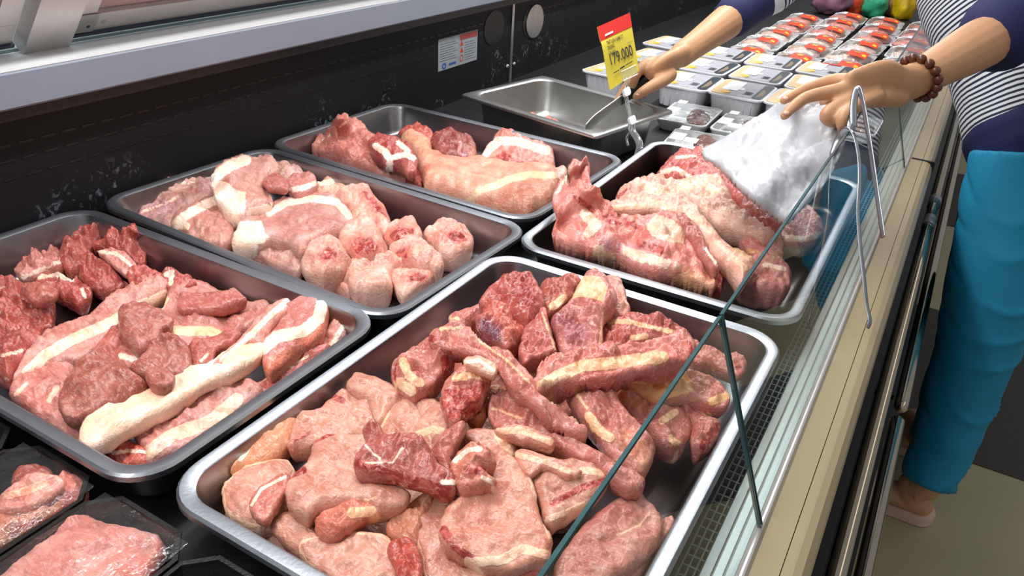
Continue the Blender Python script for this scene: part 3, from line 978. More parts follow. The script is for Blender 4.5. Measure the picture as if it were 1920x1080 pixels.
# ------------------------------------------------------------------ meat: tray against the wall
gC = 'pork pieces in the tray against the black wall'
pc_('pork_loin', 'long pale loin piece at the left end of the wall-side tray', 'C', [(140, 540), (180, 500), (250, 455), (330, 440), (430, 400), (500, 385), (520, 470), (440, 510), (340, 560), (300, 605), (220, 575)], 0.036, 0.05, lean=(200, 146, 138), fat=[('s', [(160, 535), (260, 500), (330, 465)], 12)], tint=[(('s', [(160, 540), (300, 500)], 50), (206, 160, 168))], group=gC)
pc_('pork_scrap', 'small pale piece against the back rim of the wall-side tray', 'C', [(280, 395), (340, 392), (400, 393), (432, 412), (380, 440), (290, 452)], 0.046, 0.03, lean=(222, 170, 156), fat=[('s', [(350, 400), (420, 405)], 16)], group=gC, cat='pork scrap')
pc_('pork_loin', 'rounded loin end with white fat cap below the top chop', 'C', [(300, 590), (320, 550), (370, 530), (440, 500), (510, 480), (550, 510), (582, 580), (582, 640), (545, 692), (500, 682), (420, 652), (350, 612)], 0.048, 0.06, lean=(206, 142, 126), fat=[('s', [(320, 590), (350, 560), (420, 520), (500, 480)], 44), ('s', [(310, 600), (370, 600)], 34)], group=gC)
pc_('pork_scrap', 'greyish membrane piece right of the top chop', 'C', [(740, 320), (830, 298), (880, 318), (912, 360), (890, 400), (800, 400), (740, 380)], 0.052, 0.04, lean=(214, 172, 164), marb=0.8, group=gC, cat='pork scrap')
pc_('pork_strip', 'tan pork strip behind the pale hocks', 'C', [(940, 440), (1000, 385), (1050, 385), (1130, 430), (1110, 480), (1000, 480)], 0.046, 0.04, lean=(222, 170, 142), fat=[('s', [(985, 400), (1040, 395)], 26)], group=gC)
pc_('pork_loin', 'wide loin slice with white fat along its top in the tray centre', 'C', [(575, 690), (600, 620), (620, 580), (720, 570), (750, 530), (830, 480), (950, 462), (1060, 470), (1120, 540), (1150, 585), (1090, 640), (1020, 670), (940, 700), (930, 735), (880, 745), (840, 705), (780, 685), (700, 702), (600, 702)], 0.046, 0.055, lean=(202, 142, 132), marb=0.2, fat=[('s', [(750, 540), (830, 492), (950, 472), (1060, 488), (1125, 560)], 34), ('p', [(570, 700), (600, 580), (715, 575), (735, 640), (765, 665), (700, 695), (640, 710)])], group=gC, rough=0.6)
pc_('pork_loin', 'lower loin slice partly under the wide loin slice', 'C', [(570, 705), (640, 695), (780, 680), (840, 705), (890, 750), (907, 800), (880, 822), (800, 792), (700, 748)], 0.028, 0.04, lean=(206, 150, 138), fat=[('s', [(585, 705), (690, 720)], 30)], group=gC)
pc_('pork_scrap', 'dark red strip under the top chop', 'C', [(560, 600), (640, 545), (740, 520), (800, 480), (850, 480), (760, 560), (680, 600)], 0.044, 0.03, lean=(186, 100, 90), group=gC, cat='pork scrap')
pc_('pork_chop', 'thick top chop with white fat cap, highest in the wall-side tray', 'C', [(480, 390), (500, 360), (560, 320), (625, 290), (670, 300), (720, 302), (780, 315), (805, 345), (775, 372), (742, 390), (735, 430), (762, 480), (757, 510), (640, 547), (585, 564), (540, 547), (490, 450)], [(500, 380, 0.094), (780, 330, 0.085), (560, 540, 0.060), (740, 500, 0.064)], 0.05, lean=(206, 148, 134), fat=[('s', [(500, 375), (570, 320), (640, 295)], 52), ('p', [(480, 380), (560, 400), (600, 440), (640, 440), (640, 550), (580, 575), (520, 550)]), ('s', [(640, 530), (750, 505)], 30)], group=gC, rough=0.5)
pc_('pork_strip', 'short red-brown strip on the top chop', 'C', [(715, 392), (770, 365), (822, 385), (842, 412), (832, 442), (790, 428), (740, 425)], 0.084, 0.022, lean=(190, 108, 100), group=gC)
pc_('pork_strip', 'pale red strip with white membrane beside the top chop', 'C', [(832, 388), (900, 365), (960, 370), (972, 412), (920, 455), (840, 445)], 0.062, 0.028, lean=(206, 130, 124), fat=[('s', [(850, 435), (900, 425), (960, 405)], 26)], group=gC)
hk = dict(lean=(230, 176, 156), fatc=(244, 206, 186), group=gC, cat='pork hock', marb=0.2, rough=0.8)
pc_('pork_hock', 'knobbly hock at the upper end of the hock pile', 'C', [(1058, 472), (1110, 450), (1190, 430), (1222, 450), (1252, 490), (1290, 530), (1310, 578), (1260, 595), (1200, 580), (1150, 580), (1110, 525)], 0.050, 0.06, raw=[('s', [(1190, 450), (1240, 500), (1280, 555)], 50)], **hk)
pc_('pork_hock', 'small red-ended hock in the middle of the hock pile', 'C', [(1150, 575), (1200, 555), (1290, 570), (1315, 600), (1295, 645), (1240, 640), (1190, 612)], 0.048, 0.05, raw=[('p', [(1200, 565), (1260, 575), (1260, 620), (1210, 610)])], **hk)
pc_('pork_hock', 'blood-red hock end behind the curled hock', 'C', [(1280, 630), (1330, 590), (1400, 573), (1442, 610), (1455, 655), (1420, 690), (1330, 700), (1285, 675)], 0.044, 0.06, raw=[('p', [(1285, 640), (1340, 590), (1430, 600), (1430, 680), (1320, 690)])], **hk)
pc_('pork_hock', 'round hock with a bony cut face beside the wide loin slice', 'C', [(1068, 672), (1100, 610), (1170, 590), (1240, 605), (1282, 660), (1297, 720), (1250, 752), (1180, 762), (1110, 730)], 0.050, 0.075, raw=[('p', [(1110, 690), (1150, 640), (1230, 640), (1275, 700), (1230, 740), (1150, 745)])], **hk)
pc_('pork_hock', 'red-topped hock at the near side of the hock pile', 'C', [(898, 792), (920, 730), (960, 690), (1020, 670), (1080, 690), (1115, 750), (1132, 792), (1090, 832), (1040, 852), (960, 852), (905, 822)], 0.046, 0.07, raw=[('p', [(960, 740), (1020, 680), (1080, 710), (1070, 760), (1000, 770)])], **hk)
pc_('pork_hock', 'curled skin hock with an open red end', 'C', [(1300, 722), (1340, 690), (1390, 663), (1440, 663), (1490, 700), (1530, 740), (1560, 775), (1537, 812), (1490, 805), (1400, 785), (1340, 755)], 0.042, 0.065, raw=[('p', [(1310, 720), (1380, 680), (1400, 720), (1400, 770), (1350, 755)])], **hk)
pc_('pork_hock', 'smooth pale hock lying flat at the front rim', 'C', [(1080, 832), (1130, 770), (1210, 745), (1300, 735), (1390, 770), (1402, 792), (1335, 802), (1315, 842), (1312, 902), (1200, 922), (1140, 917), (1110, 872)], 0.036, 0.06, raw=[('s', [(1300, 745), (1390, 780)], 20)], **hk)
pc_('pork_hock', 'cut hock ring in the front corner of the wall-side tray', 'C', [(1303, 832), (1350, 795), (1430, 788), (1512, 826), (1480, 872), (1372, 932), (1330, 902)], 0.030, 0.055, raw=[('p', [(1375, 830), (1430, 800), (1505, 828), (1460, 865), (1400, 865)])], **hk)
pc_('pork_hock', 'single hock lying apart at the right end of wall-side tray', 'C', [(1458, 652), (1500, 615), (1550, 590), (1620, 600), (1680, 640), (1699, 680), (1670, 722), (1610, 740), (1540, 732), (1520, 702), (1480, 672)], 0.034, 0.06, raw=[('p', [(1560, 640), (1590, 608), (1640, 620), (1690, 670), (1640, 690), (1580, 680)])], **hk)
pc_('pork_hock', 'tiny red hock scrap against the near rim of wall-side tray', 'C', [(968, 857), (1040, 838), (1100, 858), (1137, 900), (1127, 918), (1050, 892)], 0.024, 0.035, raw=[('p', [(1010, 850), (1080, 850), (1110, 890), (1050, 885)])], **hk)

# ------------------------------------------------------------------ meat: tray by the deep pan
gB = 'pork pieces in the tray by the deep pan'
pc_('pork_shoulder', 'large shoulder piece with a ridge at the far left tray', 'B', [(135, 290), (190, 250), (270, 175), (300, 138), (345, 138), (370, 165), (450, 195), (510, 230), (530, 270), (520, 330), (560, 400), (620, 450), (700, 500), (600, 480), (450, 415), (300, 355), (150, 312)], [(140, 295, 0.04), (310, 150, 0.098), (480, 220, 0.075), (450, 400, 0.04), (650, 480, 0.035), (300, 330, 0.046)], 0.05, lean=(204, 128, 118), fat=[('s', [(180, 270), (300, 180), (340, 150)], 10), ('s', [(560, 440), (640, 470)], 20)], marb=0.8, group=gB)
pc_('pork_foot_end', 'red raw cut edge at the narrow end of the pork leg', 'B', [(640, 218), (700, 190), (760, 184), (855, 230), (840, 290), (760, 280), (690, 245)], 0.050, 0.04, rawv=0.8, group=gB, lean=(196, 96, 84))
pc_('pork_scrap', 'dark red cube of meat against the rim by the pork leg', 'B', [(675, 462), (740, 430), (787, 440), (792, 482), (772, 528), (720, 508)], 0.040, 0.035, lean=(182, 86, 78), group=gB, cat='pork scrap')
pc_('pork_round', 'dark purple-red round of meat behind the pork leg', 'B', [(818, 262), (880, 225), (930, 218), (1010, 243), (1070, 270), (1099, 320), (1090, 367), (1030, 384), (930, 374), (860, 350)], 0.045, 0.07, lean=(150, 72, 70), fat=[('s', [(1000, 270), (990, 330), (1060, 360)], 18)], fatc=(208, 160, 168), tint=[(('s', [(1080, 300), (1090, 370)], 40), (206, 140, 124))], group=gB)
pc_('pork_knuckle', 'fatty knuckle piece with ragged red cut by the pan', 'B', [(1118, 362), (1140, 320), (1190, 250), (1250, 233), (1330, 245), (1400, 280), (1530, 310), (1547, 360), (1542, 425), (1480, 445), (1330, 430), (1170, 405)], 0.046, 0.075, lean=(216, 150, 138), fat=[('s', [(1150, 330), (1220, 260), (1330, 262), (1500, 320)], 50)], raw=[('p', [(1200, 350), (1250, 310), (1330, 370), (1500, 380), (1520, 420), (1350, 420), (1230, 395)])], group=gB)
pc_('bone_end', 'small shiny pale bone end beside the dark round', 'B', [(1025, 395), (1060, 374), (1110, 380), (1140, 405), (1080, 412)], 0.046, 0.03, lean=(220, 196, 210), marb=0, group=gB, cat='bone')
pc_('whole_ham', 'whole skin-on pork leg with a cut end facing front', 'B', [(650, 255), (690, 235), (760, 245), (830, 290), (850, 350), (960, 375), (1130, 400), (1300, 418), (1450, 428), (1560, 443), (1580, 490), (1545, 600), (1460, 655), (1390, 692), (1300, 672), (1180, 642), (1040, 592), (900, 552), (800, 527), (775, 450), (745, 385), (710, 320)], 0.052, 0.085, lean=(230, 166, 140), fatc=(242, 214, 184), marb=0.05, fat=[('s', [(1060, 590), (1110, 550), (1200, 520), (1290, 480), (1400, 455), (1560, 460)], 42)], tint=[(('p', [(1100, 600), (1220, 540), (1330, 500), (1560, 480), (1560, 600), (1390, 700), (1250, 670)]), (188, 124, 98)), (('s', [(680, 250), (760, 270), (800, 310)], 60), (232, 184, 148))], group=gB, cat='pork leg', rough=0.45)
pc_('pork_scrap', 'marbled red and white piece resting on the shoulder piece', 'B', [(463, 275), (500, 240), (560, 233), (640, 262), (720, 318), (748, 380), (745, 440), (700, 450), (640, 400), (560, 372), (490, 325)], 0.082, 0.04, lean=(172, 76, 70), fat=[('s', [(510, 290), (570, 330), (590, 370)], 40), ('s', [(590, 360), (680, 340), (730, 360)], 34), ('s', [(640, 270), (700, 320)], 30)], group=gB, cat='pork scrap')
pc_('pork_scrap', 'pale knob at the corner where the pork leg meets the rim', 'B', [(1525, 440), (1570, 420), (1622, 430), (1612, 462), (1570, 482)], 0.060, 0.035, lean=(232, 184, 172), group=gB, cat='pork scrap')

# ------------------------------------------------------------------ meat: tray under the bag
gE = 'pork shoulder pieces in the tray under the bag'
pc_('pork_shoulder', 'deep red shoulder piece furthest back under the white bag', 'E', [(795, 280), (830, 230), (870, 190), (920, 160), (960, 170), (1040, 158), (1100, 210), (1150, 270), (1220, 350), (1350, 450), (1470, 540), (1482, 572), (1420, 602), (1340, 575), (1250, 500), (1190, 400), (1140, 340), (1000, 330), (880, 330), (805, 305)], 0.056, 0.06, lean=(192, 96, 90), fat=[('s', [(820, 270), (900, 250), (960, 290), (1040, 310)], 24), ('s', [(900, 190), (1000, 180)], 18)], marb=0.9, group=gE)
pc_('pork_trotter_end', 'pale skin piece with fat edge behind the glass pane', 'E', [(1460, 575), (1540, 500), (1600, 475), (1660, 510), (1702, 575), (1690, 632), (1620, 657), (1500, 645)], 0.040, 0.05, lean=(214, 158, 150), fat=[('s', [(1500, 630), (1600, 640), (1690, 610)], 34)], group=gE)
pc_('pork_slice', 'pink slice edge stacked low beneath the pale skin pieces', 'E', [(1200, 600), (1330, 610), (1470, 648), (1482, 700), (1450, 765), (1350, 745), (1270, 700)], 0.036, 0.045, lean=(212, 140, 140), fat=[('s', [(1290, 700), (1460, 735)], 26)], fatc=(226, 176, 132), group=gE)
pc_('pork_shoulder', 'pale shoulder with glossy joint in the middle of the tray', 'E', [(568, 405), (590, 365), (680, 340), (740, 310), (820, 288), (870, 320), (950, 318), (1060, 308), (1150, 350), (1200, 420), (1270, 500), (1340, 550), (1440, 600), (1400, 625), (1280, 600), (1130, 560), (1000, 480), (880, 450), (750, 440), (580, 440)], 0.062, 0.055, lean=(224, 184, 164), fatc=(238, 214, 192), fat=[('s', [(930, 345), (1050, 330), (1110, 380)], 50), ('s', [(740, 360), (900, 420), (1050, 480)], 40)], raw=[('s', [(580, 400), (640, 370)], 30)], marb=0.8, group=gE)
pc_('pork_hock_end', 'dark cut hock end pressed behind the glass pane', 'E', [(1215, 850), (1290, 775), (1380, 758), (1490, 778), (1522, 830), (1512, 922), (1450, 952), (1330, 932), (1250, 892)], 0.040, 0.06, lean=(202, 132, 124), rawv=0.4, fat=[('s', [(1380, 775), (1490, 800)], 24)], marb=0.9, group=gE)
pc_('pork_skin_strip', 'long pale skin-on shank curving over the shoulder pieces', 'E', [(515, 462), (580, 430), (700, 418), (850, 428), (960, 458), (1030, 510), (1100, 580), (1160, 650), (1240, 700), (1335, 765), (1320, 805), (1260, 885), (1215, 835), (1180, 775), (1090, 690), (1040, 620), (980, 560), (880, 520), (780, 495), (650, 500), (540, 495)], 0.074, 0.045, lean=(226, 178, 158), fat=[('s', [(560, 470), (800, 445), (950, 480), (1080, 590)], 40), ('s', [(1130, 660), (1280, 800)], 30)], fatc=(240, 210, 190), tint=[(('s', [(1160, 600), (1230, 690), (1330, 750)], 26), (196, 160, 90))], group=gE, rough=0.7)
pc_('pork_fold', 'dark folded flap beside the white joint', 'E', [(850, 505), (930, 520), (1010, 580), (1070, 690), (1140, 790), (1100, 805), (1040, 720), (970, 650), (900, 570)], 0.072, 0.035, lean=(176, 106, 98), fat=[('s', [(1060, 690), (1120, 780)], 16)], group=gE)
pc_('pork_scrap', 'small round red end under the big shoulder blade', 'E', [(1092, 835), (1140, 828), (1160, 880), (1142, 922), (1100, 908)], 0.030, 0.045, lean=(206, 104, 100), marb=0.1, group=gE, cat='pork scrap')
pc_('bone_in_shoulder', 'big shoulder blade with upright left flap and white joint', 'E', [(222, 400), (260, 320), (305, 280), (308, 225), (350, 208), (400, 235), (427, 280), (422, 330), (450, 380), (500, 440), (560, 500), (640, 512), (720, 520), (800, 495), (870, 520), (930, 560), (960, 600), (968, 650), (1005, 660), (1080, 720), (1097, 800), (1112, 880), (1100, 908), (1000, 872), (930, 838), (850, 832), (700, 792), (560, 732), (460, 702), (330, 682), (250, 652), (218, 610), (240, 500)], [(350, 220, 0.150), (250, 400, 0.105), (400, 350, 0.120), (300, 640, 0.064), (460, 560, 0.074), (800, 560, 0.080), (950, 780, 0.060), (1090, 880, 0.050), (600, 720, 0.055)], 0.045, lean=(212, 132, 122), fatc=(240, 216, 198), fat=[('p', [(730, 560), (790, 500), (880, 530), (955, 600), (940, 660), (840, 650), (760, 620)]), ('s', [(400, 500), (460, 560), (420, 600)], 60), ('s', [(470, 690), (620, 700), (800, 760), (900, 790)], 50), ('s', [(240, 390), (290, 310), (330, 225)], 18)], raw=[('s', [(520, 520), (680, 560)], 60), ('s', [(700, 660), (820, 700)], 50), ('s', [(340, 400), (440, 480)], 36)], tint=[(('s', [(520, 660), (700, 710)], 40), (206, 178, 196)), (('s', [(930, 830), (1090, 870)], 50), (224, 172, 124))], marb=0.9, group=gE, rough=1.2)

# ------------------------------------------------------------------ meat: near tray, chops (left) and ribs (right)
gD = 'chops in the near tray'
gR = 'ribs in the near tray'
ch = dict(lean=(217, 160, 138), fatc=(244, 208, 182), group=gD, cat='pork chop', marb=0.3, rough=0.55)
pc_('pork_slice', 'broad pale slice at the bottom of the chop pile', 'D2', [(90, 610), (200, 560), (420, 470), (700, 420), (900, 500), (1000, 640), (1050, 853), (900, 940), (600, 950), (420, 830), (250, 720)], 0.022, 0.035, **ch)
pc_('pork_slice', 'slice lying under the ribs at the tray middle', 'D2', [(600, 200), (800, 120), (1100, 200), (1300, 330), (1500, 480), (1500, 640), (1250, 620), (950, 450), (700, 380)], 0.022, 0.035, **ch)
pc_('pork_skin_edge', 'tan skin edge standing at the left end of the chop pile', 'D2', [(110, 440), (190, 330), (260, 220), (320, 192), (378, 205), (380, 280), (340, 350), (270, 400), (170, 430)], 0.045, 0.04, lean=(226, 160, 118), fat=[('s', [(150, 390), (230, 270), (290, 205)], 16)], group=gD, marb=0.05, rough=0.4)
pc_('pork_chop', 'chop with notched rim at the left edge of the near tray', 'D2', [(76, 500), (100, 460), (150, 420), (260, 385), (345, 385), (370, 450), (340, 540), (290, 630), (240, 655), (190, 642), (110, 612), (80, 562)], 0.046, 0.04, rim=5, **ch)
pc_('pork_flap', 'reddish folded flap on the notched chop', 'D2', [(188, 560), (230, 500), (330, 445), (352, 480), (300, 580), (255, 642), (200, 612)], 0.062, 0.02, lean=(208, 124, 108), fat=[('s', [(195, 570), (235, 505), (330, 455)], 12)], group=gD)
pc_('pork_chop', 'mottled chop behind, with a dark bloody bone spot', 'D2', [(350, 300), (385, 210), (460, 200), (500, 160), (560, 118), (620, 150), (700, 180), (700, 240), (650, 300), (520, 310), (430, 345), (350, 345)], 0.050, 0.035, raw=[('s', [(520, 135), (560, 150)], 34), ('s', [(350, 320), (430, 280)], 20)], **{**ch, 'marb': 0.8})
pc_('pork_chop', 'chop leaning on the back tray wall near the ribs', 'D2', [(575, 105), (620, 52), (700, 78), (760, 108), (815, 150), (760, 200), (700, 260), (670, 190), (600, 135)], 0.056, 0.03, **ch)
pc_('pork_chop', 'smooth round chop left of the red rib chunk', 'D2', [(700, 280), (740, 200), (850, 138), (930, 158), (960, 200), (900, 270), (850, 325), (740, 322)], 0.058, 0.035, fat=[('s', [(705, 270), (745, 195)], 14)], **ch)
pc_('pork_chop', 'small pale chop with fat corner below the red rib chunk', 'D2', [(835, 292), (890, 200), (950, 178), (1010, 240), (990, 290), (910, 375), (870, 320)], 0.064, 0.03, fat=[('s', [(845, 295), (920, 265), (960, 275)], 32)], **ch)
pc_('pork_chop', 'large central chop with a lobed lower edge', 'D2', [(328, 520), (350, 470), (425, 390), (440, 320), (500, 288), (600, 288), (690, 310), (660, 420), (640, 470), (700, 470), (760, 500), (835, 540), (800, 592), (700, 605), (640, 575), (480, 595), (420, 632), (350, 592)], 0.064, 0.035, fat=[('s', [(430, 630), (560, 575), (700, 540)], 10)], raw=[('s', [(345, 360), (400, 330), (520, 280)], 28), ('s', [(340, 450), (400, 430)], 40)], **ch)
pc_('pork_flap', 'orange-pink fat flap under the large central chop', 'D2', [(448, 642), (470, 610), (560, 572), (640, 552), (724, 600), (650, 632), (570, 682), (510, 708), (460, 682)], 0.062, 0.03, lean=(216, 128, 104), fat=[('s', [(600, 600), (720, 595)], 46)], fatc=(250, 204, 166), group=gD)
pc_('pork_slice', 'slice showing between the flap and the front rim', 'D2', [(270, 650), (340, 600), (440, 640), (470, 700), (530, 712), (420, 780), (300, 705)], 0.044, 0.03, **ch)
pc_('pork_chop', 'plain chop cut off by the bottom frame edge', 'D2', [(380, 740), (480, 690), (640, 680), (745, 702), (780, 780), (800, 900), (600, 920), (480, 853)], 0.048, 0.035, rim=3, **ch)
pc_('pork_scrap', 'bloody bone scrap at the bottom frame edge', 'D2', [(738, 752), (800, 718), (855, 742), (880, 853), (860, 920), (780, 900), (765, 830)], 0.056, 0.035, lean=(198, 84, 70), rawv=0.7, group=gD, cat='pork scrap')
pc_('pork_flap', 'yellowish flap between the central and front chops', 'D2', [(735, 652), (850, 560), (930, 530), (900, 640), (860, 735), (770, 705)], 0.052, 0.03, lean=(218, 150, 118), group=gD)
pc_('pork_chop', 'pale chop under the big front chop', 'D2', [(842, 670), (860, 600), (910, 528), (1000, 540), (1010, 640), (1060, 760), (1200, 825), (1280, 870), (1200, 930), (920, 900), (870, 785)], 0.052, 0.03, rim=7, **ch)
pc_('pork_chop', 'big front chop with ribbed loin eye nearest the camera', 'D2', [(943, 702), (960, 620), (1010, 550), (1030, 500), (1120, 480), (1180, 368), (1240, 388), (1305, 450), (1342, 560), (1362, 640), (1398, 700), (1392, 772), (1360, 802), (1200, 832), (1080, 802), (990, 762)], 0.070, 0.032, raw=[('s', [(965, 670), (1010, 740), (1080, 790)], 42)], fat=[('s', [(1060, 800), (1200, 790), (1280, 745), (1380, 770)], 40), ('s', [(1310, 460), (1350, 580), (1390, 700)], 14)], **{**ch, 'lean': (220, 152, 128)})
pc_('pork_scrap', 'red scrap peeping out below the big front chop', 'D2', [(1220, 840), (1290, 815), (1360, 800), (1380, 850), (1340, 900), (1240, 900)], 0.050, 0.03, lean=(212, 112, 92), fat=[('s', [(1240, 835), (1350, 810)], 14)], group=gD, cat='pork scrap')
pc_('bony_chop', 'red bony chop with white web lying across the pile', 'D2', [(603, 392), (650, 330), (640, 280), (670, 248), (712, 268), (740, 310), (860, 328), (925, 380), (955, 430), (1012, 460), (1018, 500), (990, 528), (900, 502), (780, 472), (680, 452), (618, 432)], 0.086, 0.034, lean=(186, 100, 92), rawv=0.25, raw=[('s', [(620, 400), (800, 460), (980, 505)], 40)], fat=[('s', [(650, 400), (760, 400), (800, 340)], 8), ('s', [(650, 330), (690, 370), (740, 400)], 8), ('s', [(960, 480), (1012, 480)], 22)], marb=1.0, group=gD, cat='pork chop', rough=1.3)
pc_('pork_flap', 'dark standing flap beside the bone knob', 'D2', [(912, 392), (930, 320), (1010, 268), (1054, 272), (1020, 340), (1000, 385), (985, 455), (940, 425)], 0.082, 0.03, lean=(190, 112, 98), group=gD)
pc_('knuckle_bone', 'knobbly red and cream bone end on the front chop', 'D2', [(985, 425), (1010, 370), (1060, 338), (1110, 326), (1160, 368), (1174, 412), (1125, 440), (1175, 480), (1130, 494), (1050, 505), (1000, 465)], 0.092, 0.035, lean=(214, 134, 112), raw=[('s', [(1060, 430), (1110, 430)], 44)], fat=[('s', [(1010, 390), (1060, 350), (1110, 345)], 22), ('s', [(1120, 460), (1165, 482)], 20)], group=gD, cat='bone', rough=1.5)
pc_('pork_slice', 'pale lean slice behind the bone knob', 'D2', [(1040, 275), (1160, 275), (1240, 300), (1250, 380), (1180, 385), (1100, 335)], 0.068, 0.03, fat=[('s', [(1180, 290), (1235, 370)], 34)], **ch)
pc_('pork_chop', 'chop with rolled white edge right of the front chop', 'D2', [(1300, 455), (1400, 410), (1500, 405), (1605, 428), (1625, 470), (1585, 545), (1480, 602), (1400, 655), (1362, 622), (1345, 545)], 0.066, 0.035, raw=[('s', [(1400, 560), (1520, 500), (1610, 470)], 34)], fat=[('s', [(1375, 630), (1460, 600), (1570, 545)], 26), ('s', [(1520, 430), (1600, 440)], 30)], **ch)
pc_('pork_flap', 'rolled cream edge curling over the right chop', 'D2', [(1248, 372), (1290, 348), (1400, 388), (1490, 428), (1512, 452), (1460, 466), (1370, 426), (1305, 452)], 0.080, 0.02, lean=(232, 170, 148), fat=[('s', [(1260, 370), (1380, 400), (1500, 450)], 24)], fatc=(246, 206, 184), group=gD)
pc_('pork_chop', 'smooth chop seen through the near glass pane', 'D2', [(1400, 830), (1480, 700), (1560, 620), (1640, 560), (1720, 505), (1780, 555), (1832, 610), (1842, 682), (1800, 762), (1720, 832), (1600, 900), (1450, 900)], 0.046, 0.04, fat=[('s', [(1660, 690), (1750, 650), (1790, 600)], 8)], **{**ch, 'lean': (210, 138, 126)})
pc_('pork_chop', 'narrow chop edge against the front tray wall behind glass', 'D2', [(1700, 870), (1760, 790), (1830, 700), (1835, 640), (1882, 628), (1875, 692), (1790, 810), (1730, 880)], 0.032, 0.035, **{**ch, 'lean': (214, 144, 134)})

rb = dict(lean=(206, 128, 116), fatc=(244, 210, 176), group=gR, cat='pork rib', marb=0.9, rough=1.1)
pc_('pork_rib', 'base slab under the middle of the rib pile', 'D1', [(330, 420), (620, 300), (900, 300), (1150, 420), (1350, 620), (1300, 800), (1000, 820), (700, 720), (450, 620)], 0.025, 0.04, **rb)
pc_('pork_rib', 'rib tip poking out furthest right behind the glass', 'D1', [(1480, 400), (1540, 425), (1640, 468), (1730, 488), (1772, 522), (1740, 572), (1690, 562), (1600, 525), (1500, 500)], 0.044, 0.035, raw=[('s', [(1720, 510), (1745, 560)], 30)], **rb)
pc_('pork_rib', 'small pale rib piece at the back left of the rib pile', 'D1', [(358, 302), (400, 283), (500, 238), (540, 240), (510, 300), (430, 345), (370, 330)], 0.060, 0.03, fat=[('s', [(365, 305), (400, 300)], 26)], **rb)
pc_('pork_rib', 'ragged brown rib end with cream bone at the back', 'D1', [(785, 155), (850, 115), (940, 108), (985, 130), (940, 205), (900, 260), (830, 310), (800, 250)], 0.076, 0.04, fat=[('s', [(850, 240), (900, 200)], 40)], **{**rb, 'lean': (186, 96, 82)})
pc_('pork_rib', 'pale pink rib end at the back right corner of the pile', 'D1', [(1085, 130), (1165, 128), (1195, 210), (1215, 262), (1190, 290), (1130, 290), (1100, 220)], 0.076, 0.035, **{**rb, 'lean': (226, 164, 148)})
pc_('pork_rib', 'flat rib with cream fat stripe behind the long rib', 'D1', [(1085, 300), (1200, 288), (1330, 318), (1440, 348), (1490, 385), (1400, 410), (1270, 430), (1180, 445), (1085, 445)], 0.072, 0.04, fat=[('s', [(1110, 310), (1200, 310), (1330, 340), (1430, 365)], 22), ('s', [(1230, 390), (1290, 380)], 30)], **{**rb, 'lean': (196, 104, 96)})
pc_('pork_rib', 'yellowish fat rib under the long rib at right', 'D1', [(1110, 600), (1200, 545), (1380, 532), (1500, 538), (1640, 588), (1694, 660), (1672, 714), (1610, 714), (1500, 675), (1350, 690), (1200, 655)], 0.062, 0.045, fat=[('p', [(1100, 620), (1200, 550), (1480, 545), (1520, 640), (1350, 690), (1200, 660)]), ('s', [(1600, 690), (1680, 660)], 40)], fatc=(240, 200, 150), **{k: v for k, v in rb.items() if k != 'fatc'})
pc_('pork_rib', 'rib with knobbly cartilage end seen through the glass', 'D1', [(1125, 625), (1230, 655), (1350, 685), (1470, 715), (1514, 780), (1492, 852), (1430, 908), (1350, 885), (1280, 815), (1200, 745), (1140, 690)], 0.056, 0.045, fat=[('s', [(1370, 780), (1430, 740)], 36), ('s', [(1410, 860), (1440, 890)], 30)], tint=[(('s', [(1150, 640), (1250, 690)], 60), (206, 136, 96))], **rb)
pc_('pork_rib', 'red-tipped rib end lowest behind the glass pane', 'D1', [(1430, 690), (1510, 688), (1600, 780), (1642, 800), (1622, 882), (1550, 922), (1500, 885), (1500, 800)], 0.046, 0.04, raw=[('s', [(1560, 900), (1625, 810)], 50)], **rb)
pc_('pork_rib', 'thick curled rib with pale fat end beside the diagonal glass edge', 'D1', [(915, 655), (950, 590), (1040, 573), (1112, 580), (1145, 650), (1175, 740), (1265, 820), (1330, 890), (1324, 962), (1270, 1024), (1180, 985), (1080, 895), (990, 795), (950, 725)], 0.076, 0.045, fat=[('s', [(1020, 760), (1060, 820), (1120, 860)], 50), ('s', [(960, 650), (1010, 720)], 16)], tint=[(('s', [(1200, 860), (1290, 960)], 90), (226, 158, 130))], **rb)
pc_('pork_rib', 'long low rib running down towards the camera', 'D1', [(540, 725), (560, 675), (610, 658), (680, 680), (760, 740), (850, 800), (950, 870), (1050, 930), (1160, 990), (1260, 1030), (1290, 1080), (1200, 1100), (1080, 1020), (980, 960), (850, 890), (740, 855), (600, 815)], 0.074, 0.035, raw=[('s', [(800, 850), (880, 890)], 10)], fat=[('s', [(560, 720), (620, 740), (700, 770)], 10)], **rb)
pc_('pork_flap', 'cream fat flap below the long low rib', 'D1', [(575, 832), (660, 803), (760, 820), (855, 870), (842, 900), (740, 875), (640, 855)], 0.086, 0.02, lean=(230, 170, 148), fat=[('s', [(590, 832), (700, 825), (840, 885)], 34)], fatc=(248, 210, 184), group=gR)
pc_('pork_rib', 'orange-stained pocket under the left diagonal rib', 'D1', [(420, 700), (520, 620), (640, 620), (700, 700), (640, 740), (560, 720), (520, 780), (450, 780)], 0.066, 0.03, lean=(194, 116, 74), rawv=0.1, group=gR, cat='pork rib')
pc_('pork_rib', 'striped red rib leaning upright in the pile centre', 'D1', [(715, 345), (760, 280), (820, 258), (832, 330), (868, 440), (850, 475), (760, 505), (715, 525), (688, 470), (700, 395)], 0.092, 0.035, fat=[('s', [(800, 270), (825, 340), (860, 440)], 10)], **{**rb, 'lean': (196, 106, 98)})
